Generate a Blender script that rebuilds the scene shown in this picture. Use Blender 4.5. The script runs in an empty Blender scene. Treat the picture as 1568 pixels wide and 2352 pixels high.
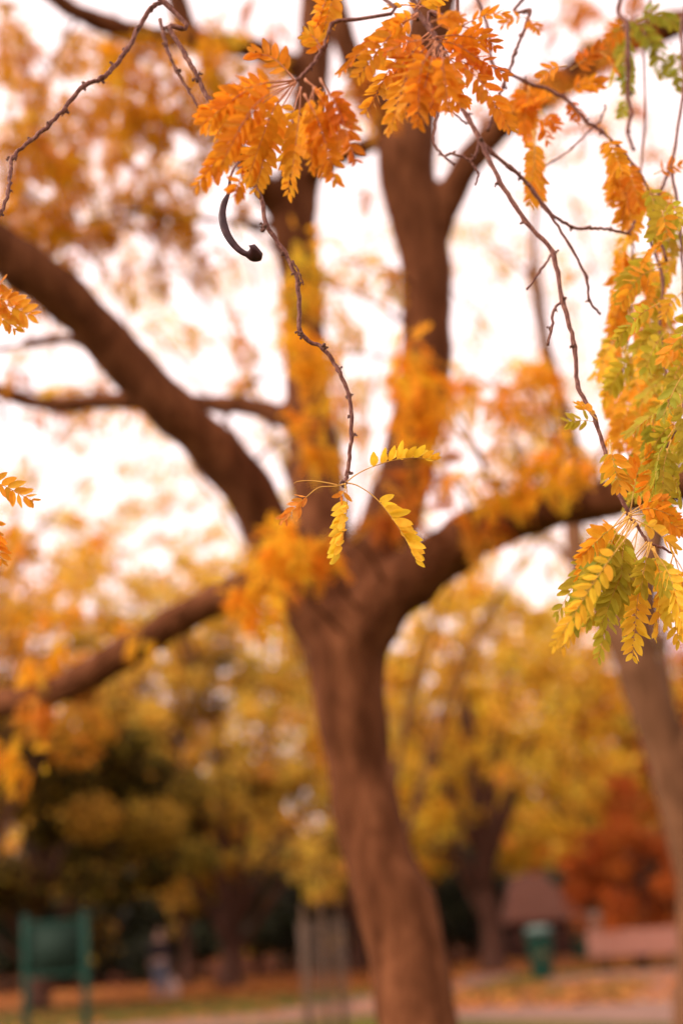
import bpy, bmesh, math, random
import numpy as np
from mathutils import Vector, Matrix

random.seed(7)
rng = np.random.default_rng(11)
scn = bpy.context.scene
R = math.radians

# ------------------------------------------------------------------ camera
CAM = np.array([0.0, 0.0, 1.6]); PITCH, ROLL, FL = R(16.0), R(4.0), 50.0
FWD = np.array([0, math.cos(PITCH), math.sin(PITCH)])
_r0 = np.array([1.0, 0, 0]); _u0 = np.array([0, -math.sin(PITCH), math.cos(PITCH)])
RIGHT = math.cos(ROLL) * _r0 - math.sin(ROLL) * _u0
UP = math.sin(ROLL) * _r0 + math.cos(ROLL) * _u0
camd = bpy.data.cameras.new('camera')
camd.lens = FL; camd.sensor_width = 36.0; camd.sensor_fit = 'AUTO'
camd.clip_start = 0.05; camd.clip_end = 2000
camd.dof.use_dof = True; camd.dof.focus_distance = 2.03; camd.dof.aperture_fstop = 1.9
cam = bpy.data.objects.new('camera', camd); scn.collection.objects.link(cam)
M = Matrix.Identity(4)
for i in range(3):
    M[i][0], M[i][1], M[i][2], M[i][3] = RIGHT[i], UP[i], -FWD[i], CAM[i]
cam.matrix_world = M
scn.camera = cam

# ------------------------------------------------------------------ world, sun, exposure
SUN_EL, SUN_AZ = R(40), R(-112)          # azimuth from +Y, negative = towards -X
world = bpy.data.worlds.new('World'); scn.world = world; world.use_nodes = True
wn = world.node_tree.nodes; wl = world.node_tree.links
bg = wn['Background']
sky = wn.new('ShaderNodeTexSky'); sky.sky_type = 'NISHITA'; sky.sun_disc = False
sky.sun_elevation = SUN_EL; sky.sun_rotation = SUN_AZ; sky.dust_density = 6.0; sky.air_density = 1.0
hsv = wn.new('ShaderNodeHueSaturation'); hsv.inputs['Saturation'].default_value = 0.12
tint = wn.new('ShaderNodeMix'); tint.data_type = 'RGBA'; tint.blend_type = 'MULTIPLY'
tint.inputs[0].default_value = 1.0; tint.inputs[7].default_value = (1.0, 0.79, 0.77, 1)
veil = wn.new('ShaderNodeMix'); veil.data_type = 'RGBA'; veil.inputs[0].default_value = 0.62; veil.inputs[7].default_value = (9.5, 9.5, 9.5, 1)   # even cloud cover
wl.new(sky.outputs[0], hsv.inputs['Color']); wl.new(hsv.outputs[0], veil.inputs[6]); wl.new(veil.outputs[2], tint.inputs[6]); wl.new(tint.outputs[2], bg.inputs[0])
bg.inputs[1].default_value = 0.15
sund = bpy.data.lights.new('sun', 'SUN'); sund.energy = 1.5; sund.angle = R(25); sund.color = (1.0, 0.86, 0.72)
sun = bpy.data.objects.new('sun', sund); scn.collection.objects.link(sun)
sdir = Vector((math.sin(SUN_AZ) * math.cos(SUN_EL), math.cos(SUN_AZ) * math.cos(SUN_EL), math.sin(SUN_EL)))
sun.rotation_euler = sdir.to_track_quat('Z', 'Y').to_euler(); sun.location = (-20, 10, 30)
scn.view_settings.view_transform = 'Standard'; scn.view_settings.look = 'None'
scn.view_settings.exposure = 0.85; scn.view_settings.gamma = 1.0
scn.render.engine = 'CYCLES'
scn.cycles.use_denoising = True
try: scn.cycles.denoiser = 'OPENIMAGEDENOISE'
except Exception: pass
scn.cycles.max_bounces = 8; scn.cycles.diffuse_bounces = 4; scn.cycles.glossy_bounces = 2
scn.cycles.transmission_bounces = 6; scn.cycles.sample_clamp_indirect = 6.0

# ------------------------------------------------------------------ helpers
FPX = FL / 36.0 * 2352.0
def ray(px, py): return FWD + RIGHT * ((px - 784) / FPX) + UP * ((1176 - py) / FPX)
def PY(px, py, Y):                      # point of the place that stands at distance Y in front of the camera
    v = ray(px, py); return CAM + v * (Y / v[1])
def G(px, py, z=0.0):                   # point on the level ground
    v = ray(px, py); return CAM + v * ((z - CAM[2]) / v[2])
def dep(p): return float(np.dot(np.asarray(p) - CAM, FWD))
def RW(p, wpx): return 0.5 * wpx * dep(p) / FPX     # radius from a width as seen

def new_obj(name, data, parent=None):
    o = bpy.data.objects.new(name, data); scn.collection.objects.link(o)
    if parent is not None: o.parent = parent
    return o
def tag(o, label=None, cat=None, group=None, kind=None):
    if label: o['label'] = label
    if cat: o['category'] = cat
    if group: o['group'] = group
    if kind: o['kind'] = kind
    return o
def empty(name, loc=(0, 0, 0)):
    o = new_obj(name, None); o.location = [float(v) for v in loc]; o.empty_display_size = 0.1
    return o
def mesh_from(V, F, name='m', mat=None, smooth=True):
    me = bpy.data.meshes.new(name)
    me.from_pydata([tuple(map(float, v)) for v in V], [], [tuple(map(int, f)) for f in F])
    if mat: me.materials.append(mat)
    if smooth: me.polygons.foreach_set('use_smooth', [True] * len(me.polygons))
    me.update(); return me
def part(name, V, F, mat, parent, smooth=True):
    """mesh given in world coordinates, stored relative to its parent's place"""
    off = world_loc(parent)
    V = np.asarray(V, float) - off
    return new_obj(name, mesh_from(V, F, name, mat, smooth), parent)
def world_loc(o):
    p = np.zeros(3)
    while o is not None:
        p += np.array(o.location); o = o.parent
    return p
def catmull(pts, n=6):
    pts = [np.asarray(p, float) for p in pts]
    if len(pts) < 3:
        return [pts[0] + (pts[1] - pts[0]) * t for t in np.linspace(0, 1, n + 1)]
    P = [2 * pts[0] - pts[1]] + pts + [2 * pts[-1] - pts[-2]]
    out = []
    for i in range(1, len(P) - 2):
        for k in range(n):
            t = k / n
            a, b, c, d = P[i - 1], P[i], P[i + 1], P[i + 2]
            out.append(0.5 * ((2 * b) + (c - a) * t + (2 * a - 5 * b + 4 * c - d) * t * t + (3 * b - a - 3 * c + d) * t ** 3))
    out.append(pts[-1]); return out
def tube(path, radii, seg=8, cap=True, wob=0.0):
    P = np.asarray(path, float); n = len(P)
    T = np.gradient(P, axis=0); T /= np.linalg.norm(T, axis=1)[:, None] + 1e-12
    ref = np.array([0, 0, 1.0]) if abs(T[0][2]) < 0.9 else np.array([1.0, 0, 0])
    N = np.cross(T[0], ref); N /= np.linalg.norm(N)
    V = []; F = []
    for i in range(n):
        N = N - T[i] * np.dot(N, T[i]); N /= np.linalg.norm(N) + 1e-12
        B = np.cross(T[i], N)
        for k in range(seg):
            a = 2 * math.pi * k / seg
            r = radii[i] * (1 + (random.uniform(-wob, wob) if wob else 0))
            V.append(P[i] + (N * math.cos(a) + B * math.sin(a)) * r)
    for i in range(n - 1):
        for k in range(seg):
            k2 = (k + 1) % seg
            F.append((i * seg + k, i * seg + k2, (i + 1) * seg + k2, (i + 1) * seg + k))
    if cap:
        F.append(tuple(range(seg))[::-1]); F.append(tuple((n - 1) * seg + k for k in range(seg)))
    return V, F
def join(lst):
    V = []; F = []
    for v, f in lst:
        o = len(V); V += list(v); F += [tuple(i + o for i in q) for q in f]
    return V, F
def box(c, s, rz=0.0, bev=0.0):
    bm = bmesh.new(); bmesh.ops.create_cube(bm, size=1.0)
    for v in bm.verts: v.co = Vector((v.co.x * s[0], v.co.y * s[1], v.co.z * s[2]))
    if bev: bmesh.ops.bevel(bm, geom=bm.edges[:], offset=bev, segments=2, affect='EDGES', profile=0.5)
    ca, sa = math.cos(rz), math.sin(rz)
    bm.verts.index_update()
    V = [(c[0] + v.co.x * ca - v.co.y * sa, c[1] + v.co.x * sa + v.co.y * ca, c[2] + v.co.z) for v in bm.verts]
    F = [tuple(v.index for v in f.verts) for f in bm.faces]; bm.free(); return V, F
def lathe(c, prof, seg=20):
    V = []; F = []
    for r, z in prof:
        for k in range(seg):
            a = 2 * math.pi * k / seg; V.append((c[0] + r * math.cos(a), c[1] + r * math.sin(a), c[2] + z))
    for i in range(len(prof) - 1):
        for k in range(seg):
            k2 = (k + 1) % seg; F.append((i * seg + k, i * seg + k2, (i + 1) * seg + k2, (i + 1) * seg + k))
    F.append(tuple(range(seg))[::-1]); F.append(tuple((len(prof) - 1) * seg + k for k in range(seg)))
    return V, F

# ------------------------------------------------------------------ materials
def mat_new(name):
    m = bpy.data.materials.new(name); m.use_nodes = True
    nt = m.node_tree; nt.nodes.clear(); out = nt.nodes.new('ShaderNodeOutputMaterial')
    return m, nt, out
def surf(name, c1, c2, scale=8.0, rough=0.8, bump=0.3, stretch=(1, 1, 1), c3=None, spec=0.3, detail=6, bscale=None, dist=0.01):
    m, nt, out = mat_new(name); n = nt.nodes; l = nt.links
    b = n.new('ShaderNodeBsdfPrincipled'); l.new(b.outputs[0], out.inputs[0])
    b.inputs['Roughness'].default_value = rough; b.inputs['Specular IOR Level'].default_value = spec
    tc = n.new('ShaderNodeTexCoord'); mp = n.new('ShaderNodeMapping'); mp.inputs['Scale'].default_value = stretch
    l.new(tc.outputs['Object'], mp.inputs[0])
    nz = n.new('ShaderNodeTexNoise'); nz.inputs['Scale'].default_value = scale; nz.inputs['Detail'].default_value = detail
    nz.inputs['Roughness'].default_value = 0.65; l.new(mp.outputs[0], nz.inputs['Vector'])
    cr = n.new('ShaderNodeValToRGB'); l.new(nz.outputs['Fac'], cr.inputs[0])
    e = cr.color_ramp.elements; e[0].position = 0.34; e[0].color = (*c1, 1); e[1].position = 0.68; e[1].color = (*c2, 1)
    if c3:
        q = cr.color_ramp.elements.new(0.52); q.color = (*c3, 1)
    l.new(cr.outputs[0], b.inputs['Base Color'])
    if bump:
        nb = n.new('ShaderNodeTexNoise'); nb.inputs['Scale'].default_value = bscale or scale * 2.2; nb.inputs['Detail'].default_value = 8
        l.new(mp.outputs[0], nb.inputs['Vector'])
        bp = n.new('ShaderNodeBump'); bp.inputs['Strength'].default_value = bump; bp.inputs['Distance'].default_value = dist
        l.new(nb.outputs['Fac'], bp.inputs['Height']); l.new(bp.outputs[0], b.inputs['Normal'])
    return m
def leaf_mat(name, source='ATTR', trans=0.5, rough=0.5, spec=0.25, blotch=0.0):
    m, nt, out = mat_new(name); n = nt.nodes; l = nt.links
    b = n.new('ShaderNodeBsdfPrincipled'); b.inputs['Roughness'].default_value = rough
    b.inputs['Specular IOR Level'].default_value = spec
    t = n.new('ShaderNodeBsdfTranslucent'); mx = n.new('ShaderNodeMixShader'); mx.inputs[0].default_value = trans
    if source == 'ATTR':
        a = n.new('ShaderNodeAttribute'); a.attribute_name = 'Col'; col = a.outputs['Color']
    else:
        a = n.new('ShaderNodeObjectInfo'); col = a.outputs['Color']
    if blotch:
        tc = n.new('ShaderNodeTexCoord')
        nz = n.new('ShaderNodeTexNoise'); nz.inputs['Scale'].default_value = 3.2; nz.inputs['Detail'].default_value = 5
        l.new(tc.outputs['Object'], nz.inputs['Vector'])
        rp = n.new('ShaderNodeValToRGB'); rp.color_ramp.elements[0].position = 0.36; rp.color_ramp.elements[1].position = 0.6
        rp.color_ramp.elements[0].color = (0.62, 0.42, 0.3, 1); rp.color_ramp.elements[1].color = (1, 1, 1, 1)
        l.new(nz.outputs['Fac'], rp.inputs[0])
        mm = n.new('ShaderNodeMix'); mm.data_type = 'RGBA'; mm.blend_type = 'MULTIPLY'; mm.inputs[0].default_value = blotch
        l.new(col, mm.inputs[6]); l.new(rp.outputs[0], mm.inputs[7]); col = mm.outputs[2]
        wv = n.new('ShaderNodeTexWave'); wv.inputs['Scale'].default_value = 9.0; wv.inputs['Distortion'].default_value = 1.5
        l.new(tc.outputs['Object'], wv.inputs['Vector'])
        bp = n.new('ShaderNodeBump'); bp.inputs['Strength'].default_value = 0.12; bp.inputs['Distance'].default_value = 0.001
        l.new(wv.outputs['Fac'], bp.inputs['Height']); l.new(bp.outputs[0], b.inputs['Normal'])
    l.new(col, b.inputs['Base Color']); l.new(col, t.inputs[0])
    l.new(b.outputs[0], mx.inputs[1]); l.new(t.outputs[0], mx.inputs[2]); l.new(mx.outputs[0], out.inputs[0])
    return m
BARK = surf('bark', (0.062, 0.021, 0.008), (0.19, 0.074, 0.031), 7, 0.9, 0.9, (1.6, 1.6, 0.45), (0.118, 0.043, 0.017), 0.05, 9, 16, 0.03)
BARK2 = surf('bark_grey', (0.085, 0.037, 0.015), (0.19, 0.088, 0.04), 6, 0.9, 0.8, (1.4, 1.4, 0.4), None, 0.15, 8, 14, 0.03)
BARKD = surf('bark_dark', (0.05, 0.022, 0.014), (0.12, 0.055, 0.035), 5, 0.9, 0.8, (1.4, 1.4, 0.4), None, 0.15, 8, 14, 0.03)
TWIG = surf('twig_bark', (0.075, 0.026, 0.02), (0.30, 0.155, 0.105), 260, 0.65, 0.5, (1, 1, 0.6), (0.16, 0.063, 0.046), 0.2, 6, 420, 0.001)
SPUR = surf('spur_bark', (0.08, 0.034, 0.03), (0.28, 0.15, 0.11), 400, 0.85, 0.9, (1, 1, 1), None, 0.2, 6, 700, 0.001)
POD = surf('pod_skin', (0.02, 0.006, 0.009), (0.055, 0.018, 0.02), 60, 0.36, 0.35, (1, 1, 1), None, 0.3, 5, 90, 0.002)
STALK = surf('leaf_stalk', (0.50, 0.24, 0.05), (0.62, 0.36, 0.06), 90, 0.5, 0.0)
STALKR = surf('leaf_stalk_red', (0.40, 0.13, 0.06), (0.50, 0.22, 0.10), 90, 0.5, 0.0)
LEAF = leaf_mat('leaf_cloud', 'ATTR', 0.5, 0.6, 0.08)
LEAFLET = leaf_mat('leaflet', 'OBJ', 0.55, 0.5, 0.15, 0.22)
EVERG = leaf_mat('evergreen_leaf', 'ATTR', 0.2, 0.45, 0.3)
LEAFMASS = leaf_mat('leaflet_mass', 'ATTR', 0.55, 0.5, 0.15)
LITTER = leaf_mat('fallen_leaf', 'ATTR', 0.15, 0.7, 0.2)

# ------------------------------------------------------------------ the setting: ground, paths, litter
def sheet(name, pts, z, mat, kind='structure'):
    bm = bmesh.new(); vs = [bm.verts.new((p[0], p[1], z)) for p in pts]; bm.faces.new(vs)
    bmesh.ops.triangulate(bm, faces=bm.faces[:]); bmesh.ops.recalc_face_normals(bm, faces=bm.faces[:])
    for f in bm.faces:
        if f.normal.z < 0: f.normal_flip()
    me = bpy.data.meshes.new(name); bm.to_mesh(me); bm.free(); me.materials.append(mat)
    o = new_obj(name, me); tag(o, kind=kind); return o
GRASS = surf('grass', (0.05, 0.06, 0.01), (0.17, 0.125, 0.018), 0.9, 0.95, 0.9, (1, 1, 1), (0.10, 0.092, 0.014), 0.1, 10, 30, 0.05)
PATH = surf('path_gravel', (0.165, 0.092, 0.066), (0.23, 0.132, 0.096), 1.3, 0.9, 0.3, (1, 1, 1), None, 0.2, 8, 60, 0.01)
# gently uneven ground, one sheet to the horizon
gx = np.concatenate([np.linspace(-600, -40, 12), np.linspace(-36, 36, 37), np.linspace(40, 600, 12)])
gy = np.concatenate([np.linspace(-300, -10, 10), np.linspace(-6, 70, 39), np.linspace(80, 900, 14)])
V = []; F = []
for j, y in enumerate(gy):
    for i, x in enumerate(gx):
        V.append((x, y, 0.0))
nx = len(gx)
for j in range(len(gy) - 1):
    for i in range(nx - 1): F.append((j * nx + i, j * nx + i + 1, (j + 1) * nx + i + 1, (j + 1) * nx + i))
tag(new_obj('ground', mesh_from(V, F, 'ground', GRASS)), kind='structure')
def gp(lst): return [G(*q) for q in lst]
pathA = gp([(-400, 2412), (300, 2352), (600, 2328), (850, 2287), (1060, 2245), (1209, 2213), (1300, 2196), (1420, 2176),
            (1420, 2184), (1310, 2212), (1215, 2232), (1060, 2272), (1000, 2308), (860, 2330), (600, 2352), (300, 2376), (-400, 2442)])
sheet('path', pathA, 0.004, PATH)
pathB = gp([(900, 2322), (1060, 2306), (1300, 2308), (1440, 2302), (1510, 2250), (1400, 2250), (1255, 2262), (1255, 2246), (1400, 2234), (1575, 2219), (1750, 2200),
            (1800, 2222), (1640, 2260), (1620, 2310), (1800, 2300), (1850, 2340), (1560, 2352), (1300, 2346), (1060, 2342), (870, 2346)])
sheet('path', pathB, 0.008, PATH)

def leaf_quads(name, C, nrm, size, col, mat, parent=None, aspect=0.5, bend=0.12):
    """many small pointed leaves: centre, facing, size and colour arrays -> one mesh"""
    N = len(C); off = world_loc(parent) if parent is not None else np.zeros(3)
    nrm = nrm / (np.linalg.norm(nrm, axis=1)[:, None] + 1e-9)
    a = rng.normal(size=(N, 3)); a -= nrm * np.sum(a * nrm, axis=1)[:, None]; a /= np.linalg.norm(a, axis=1)[:, None] + 1e-9
    b = np.cross(nrm, a); s = size[:, None]
    V = np.empty((N, 4, 3))
    V[:, 0] = C - a * s * 0.5; V[:, 1] = C + b * s * aspect * 0.5 - nrm * s * bend; V[:, 2] = C + a * s * 0.5; V[:, 3] = C - b * s * aspect * 0.5 - nrm * s * bend
    return soup(name, V - off, col, mat, parent)
def soup(name, V, col, mat, parent=None):
    """V (N,k,3) polygons of k corners each with one colour"""
    N, k = V.shape[:2]
    me = bpy.data.meshes.new(name)
    me.vertices.add(N * k); me.vertices.foreach_set('co', V.reshape(-1).astype(np.float32))
    me.loops.add(N * k); me.loops.foreach_set('vertex_index', np.arange(N * k, dtype=np.int32))
    me.polygons.add(N); me.polygons.foreach_set('loop_start', np.arange(0, N * k, k, dtype=np.int32))
    try: me.polygons.foreach_set('loop_total', np.full(N, k, dtype=np.int32))
    except Exception: pass
    me.update(calc_edges=True)
    at = me.color_attributes.new('Col', 'FLOAT_COLOR', 'POINT')
    c4 = np.ones((N, k, 4), np.float32); c4[:, :, :3] = col[:, None, :]
    at.data.foreach_set('color', c4.reshape(-1)); me.materials.append(mat)
    return new_obj(name, me, parent)
def pal(cols, n, jit=0.18):
    cols = np.array(cols, float); i = rng.integers(0, len(cols), n)
    c = np.minimum(cols[i], 0.86) * (1 + rng.normal(0, jit, (n, 1))) * (1 + rng.normal(0, jit * 0.4, (n, 3)))
    return np.clip(c, 0.004, 0.9)

LIT = [(0.42, 0.13, 0.03), (0.50, 0.18, 0.035), (0.33, 0.09, 0.025), (0.55, 0.24, 0.05), (0.25, 0.08, 0.03)]
def litter(name, label, px0, px1, rows, n, cols):
    # rows: list of (py_top, py_bottom) at px0 and px1 on the ground
    (t0, b0), (t1, b1) = rows
    u = rng.random(n); v = rng.random(n)
    px = px0 + (px1 - px0) * u; py = (t0 + (t1 - t0) * u) * (1 - v) + (b0 + (b1 - b0) * u) * v
    C = np.array([G(a, b, 0.016) for a, b in zip(px, py)]); C[:, 2] += rng.random(n) * 0.03
    nr = rng.normal(0, 0.35, (n, 3)); nr[:, 2] = 1
    o = leaf_quads(name, C, nr, rng.uniform(0.07, 0.14, n), pal(cols, n), LITTER, None, 0.8, 0.08)
    tag(o, label, 'leaves', kind='stuff')
GROUND_SHADE = surf('ground_shade_tone', (0.045, 0.016, 0.008), (0.10, 0.035, 0.014), 2.0, 0.95, 0.6, (1, 1, 1), None, 0.05, 8, 20, 0.03)  # dark tone painting in the far trees' shade, for the ground sheet below
sheet('shaded_ground', gp([(-500, 2325), (400, 2266), (850, 2236), (1150, 2208), (1420, 2172), (1700, 2150)]) + [np.array([60, 110, 0]), np.array([-60, 110, 0])], 0.004, GROUND_SHADE)
LIT_SHADE = [(0.16, 0.045, 0.012), (0.12, 0.035, 0.012), (0.22, 0.065, 0.016), (0.09, 0.028, 0.01)]  # litter colours darkened to carry the shade beneath the far crowns
litter('leaf_litter', 'leaf litter under the far trees, their shade painted into its dark brown', -200, 1150, [(2225, 2300), (2160, 2208)], 24000, LIT_SHADE)
litter('leaf_litter', 'bright orange band of fallen leaves along the far tree line', -200, 1060, [(2298, 2336), (2216, 2256)], 15000, LIT)
litter('leaf_litter', 'fallen orange leaves around the litter bin and bench', 1060, 1640, [(2214, 2240), (2150, 2216)], 5200, LIT)
litter('leaf_litter', 'sparse fallen leaves on the grass between the two paths', 1030, 1560, [(2268, 2322), (2230, 2300)], 1700, LIT)
litter('leaf_litter', 'sparse fallen leaves on the grass near the green board', -150, 900, [(2330, 2380), (2265, 2330)], 800, LIT)

# ------------------------------------------------------------------ trees of the background
def clump_crown(name, parent, base, h, r, zb, cols, n, lsize=(0.15, 0.32), nclump=70, sparse_top=0.0, mat=None, flat=0.75, clump_r=0.8, taper=1.0, dark=None):
    """crown of leaf clumps spread through an egg-shaped volume"""
    cs = []; 
    while len(cs) < nclump:
        q = rng.uniform(-1, 1, 3)
        d = np.linalg.norm(q)
        if d > 1 or (d < 0.45 and rng.random() < 0.6): continue
        t = (q[2] + 1) / 2
        if rng.random() < sparse_top * t: continue
        wr = r * (1 - 0.35 * taper * max(0, t - 0.4) / 0.6)
        cs.append([base[0] + q[0] * wr, base[1] + q[1] * wr, zb + t * (h - zb)])
    cs = np.array(cs); rad = rng.uniform(0.55, 1.15, nclump) * clump_r
    k = rng.integers(0, nclump, n)
    g = rng.normal(size=(n, 3)); g /= np.linalg.norm(g, axis=1)[:, None]
    rr = rad[k] * rng.random(n) ** 0.42
    C = cs[k] + g * rr[:, None] * np.array([1, 1, flat])
    C[:, 2] = np.maximum(C[:, 2], 0.15)
    nr = rng.normal(size=(n, 3)) * 0.7; nr[:, 2] += 0.6
    ccol = pal(cols, nclump, 0.12); own = pal(cols, n, 0.2)
    col = np.clip((ccol[k] * 0.45 + own * 0.55) * (1 + rng.normal(0, 0.34, (n, 1))), 0.004, 0.9)
    o = leaf_quads(name, C, nr, rng.uniform(lsize[0], lsize[1], n), col, mat or LEAF, parent, 0.55); tag(o, kind='stuff')
    return o, cs
def bg_tree(label, px, Y, h, r, zb, cols, n, tr=0.28, name='autumn_tree', bark=None, group=None, lean=0.0, **kw):
    b = PY(px, 2150, Y); base = np.array([b[0], Y, 0.0])
    root = empty(name, base); tag(root, label, 'tree', group)
    o, cs = clump_crown('crown', root, base, h, r, zb, cols, n, **kw)
    zt = zb + 0.55 * (h - zb)
    path = catmull([base, base + [lean * 0.3 + 0.08, 0.05, 1.0], base + [lean * 0.7 - 0.05, 0, zb + 0.5], base + [lean, 0.1, zt]], 5)
    rad = np.interp(np.linspace(0, 1, len(path)), [0, 0.06, 0.4, 1], [tr * 1.5, tr * 1.1, tr * 0.85, tr * 0.35])
    part('trunk', *tube(path, rad, 12, wob=0.06), bark or BARKD, root)
    idx = rng.choice(len(cs), min(14, len(cs)), replace=False)
    for i in idx:
        c = cs[i]; t = min(0.98, max(0.3, (c[2] * 0.62) / zt)); s = np.array(path[int(t * (len(path) - 1))])
        mid = s * 0.5 + c * 0.5 + np.array([0, 0, 0.25 * np.linalg.norm(c - s) * 0.5])
        p = catmull([s, mid, c], 5)
        part('limb', *tube(p, np.linspace(tr * 0.38, 0.02, len(p)), 6, wob=0.05), bark or BARKD, root)
    return root
OLIVE = [(0.634, 0.378, 0.049), (0.708, 0.403, 0.049), (0.464, 0.342, 0.049), (0.781, 0.439, 0.061), (0.561, 0.244, 0.043)]
YELL = [(0.9, 0.51, 0.035), (0.812, 0.487, 0.035), (0.9, 0.487, 0.035), (0.65, 0.441, 0.041), (0.812, 0.313, 0.029)]
TAN = [(0.875, 0.525, 0.094), (0.775, 0.475, 0.075), (0.9, 0.55, 0.1), (0.65, 0.45, 0.069)]
DARKG = [(0.063, 0.054, 0.0132), (0.0498, 0.045, 0.0126), (0.099, 0.0672, 0.0162), (0.135, 0.0672, 0.0144)]
ORNG = [(0.736, 0.31, 0.023), (0.782, 0.38, 0.029), (0.621, 0.333, 0.034), (0.69, 0.241, 0.023), (0.414, 0.299, 0.034)]
RED = [(0.60, 0.13, 0.022), (0.66, 0.18, 0.028), (0.50, 0.10, 0.02), (0.62, 0.22, 0.035)]
bg_tree('broad olive and gold autumn tree with thick dark trunk behind the wire guard', 525, 42, 13.0, 5.2, 2.4, OLIVE + TAN, 13500, 0.34, nclump=240, clump_r=0.6)
bg_tree('golden autumn tree with straight brown trunk beside the green litter bin', 1125, 40, 11.0, 5.0, 2.4, YELL + OLIVE, 13500, 0.33, bark=BARKD, nclump=240, clump_r=0.6)
bg_tree('tan yellow tree with its trunk just behind the leaning locust trunk', 815, 47, 12.5, 4.6, 2.6, TAN, 9500, 0.24, nclump=240, clump_r=0.6)
bg_tree('slender dark olive tree standing close beside the broad olive one', 425, 45, 11.5, 4.0, 2.5, OLIVE + DARKG, 10000, 0.17, nclump=80)
bg_tree('dark green tree with low drooping boughs behind the green board', 90, 37, 8.0, 4.6, 1.3, DARKG + DARKG + OLIVE[2:3] + OLIVE[:1], 30000, 0.25, nclump=90)
bg_tree('bright orange and yellow tree rising above the dark green one', -60, 31, 10.8, 4.6, 4.6, ORNG + OLIVE, 8500, 0.22, sparse_top=0.3, nclump=90)
bg_tree('yellow tree spreading its crown over the bench', 1400, 46, 11.0, 5.0, 3.4, YELL, 11500, 0.25, nclump=240, clump_r=0.6)
bg_tree('russet red tree beyond the grey forked trunk', 1660, 47, 11.5, 4.2, 3.0, RED, 18000, 0.24, nclump=90)
bg_tree('tall thin tan tree far behind the golden one', 1010, 63, 20.0, 6.0, 4.0, TAN, 11000, 0.3, sparse_top=0.75, nclump=240, clump_r=0.6)
bg_tree('tall thin tan tree far behind the dark olive one', 300, 62, 23.0, 6.5, 4.0, TAN + OLIVE, 13000, 0.3, sparse_top=0.7, nclump=240, clump_r=0.6)
bg_tree('tall thin ochre tree far behind the tan yellow one', 650, 66, 24.0, 6.0, 4.5, TAN + YELL, 11000, 0.3, sparse_top=0.75, nclump=240, clump_r=0.6)
bg_tree('tall sparse ochre tree far behind the bench tree', 1380, 62, 21.0, 6.5, 4.0, TAN + YELL, 11000, 0.3, sparse_top=0.75, nclump=240, clump_r=0.6)
# thin-leaved neighbours whose twigs and leaves fill the bright sky
bg_tree('airy orange tree standing in line behind the leaning locust trunk', 868, 19, 13.5, 4.6, 5.0, ORNG + YELL, 12000, 0.08, nclump=130, lsize=(0.05, 0.09), clump_r=0.4, bark=BARK2)
bg_tree('airy orange tree standing in line behind the grey forked trunk', 1615, 21, 14.5, 5.0, 5.5, ORNG + YELL, 12000, 0.08, nclump=130, lsize=(0.05, 0.09), clump_r=0.4, bark=BARK2)
bg_tree('airy yellow tree beside the orange and yellow one', -130, 23, 16.0, 5.5, 6.0, ORNG + YELL, 15000, 0.09, nclump=150, lsize=(0.05, 0.1), clump_r=0.42, bark=BARK2)
# dark evergreen shrubs closing the view under the crowns
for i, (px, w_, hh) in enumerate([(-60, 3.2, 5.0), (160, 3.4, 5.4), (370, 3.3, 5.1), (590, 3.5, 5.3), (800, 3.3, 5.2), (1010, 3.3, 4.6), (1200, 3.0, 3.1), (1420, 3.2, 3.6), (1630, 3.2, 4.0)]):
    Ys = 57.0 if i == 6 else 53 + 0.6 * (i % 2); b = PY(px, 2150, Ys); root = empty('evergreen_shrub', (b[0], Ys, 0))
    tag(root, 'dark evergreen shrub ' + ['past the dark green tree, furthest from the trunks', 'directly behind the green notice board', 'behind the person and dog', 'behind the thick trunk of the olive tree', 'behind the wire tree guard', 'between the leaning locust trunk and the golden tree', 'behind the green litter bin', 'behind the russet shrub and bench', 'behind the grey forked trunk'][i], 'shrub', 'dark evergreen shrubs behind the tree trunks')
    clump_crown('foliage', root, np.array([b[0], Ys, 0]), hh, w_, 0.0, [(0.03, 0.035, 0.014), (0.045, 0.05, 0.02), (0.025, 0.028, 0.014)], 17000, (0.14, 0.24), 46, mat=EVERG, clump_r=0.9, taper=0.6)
    for k in range(4):
        a = k * 1.6 + 0.4; e = np.array([b[0] + math.cos(a) * 1.3, Ys + math.sin(a) * 1.0, hh * 0.6])
        s = np.array([b[0], Ys, 0.0]); p = catmull([s, (s + e) / 2 + [0, 0, 0.4], e], 4)
        part('stem', *tube(p, np.linspace(0.07, 0.02, len(p)), 6), BARKD, root)
# far wood that reads as one mass
n = 80000
C = np.stack([rng.uniform(-60, 60, n), rng.uniform(84, 100, n), np.zeros(n)], 1)
top = 11 + 3.0 * np.sin(C[:, 0] * 0.35) + 1.8 * np.sin(C[:, 0] * 0.9 + 1) 
C[:, 2] = top * rng.random(n) ** 0.8
tag(leaf_quads('woodland', C, rng.normal(size=(n, 3)), rng.uniform(0.6, 1.1, n), pal(TAN + OLIVE, n), LEAF), 'far autumn wood closing the park behind the trees', 'woodland', kind='stuff')

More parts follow.
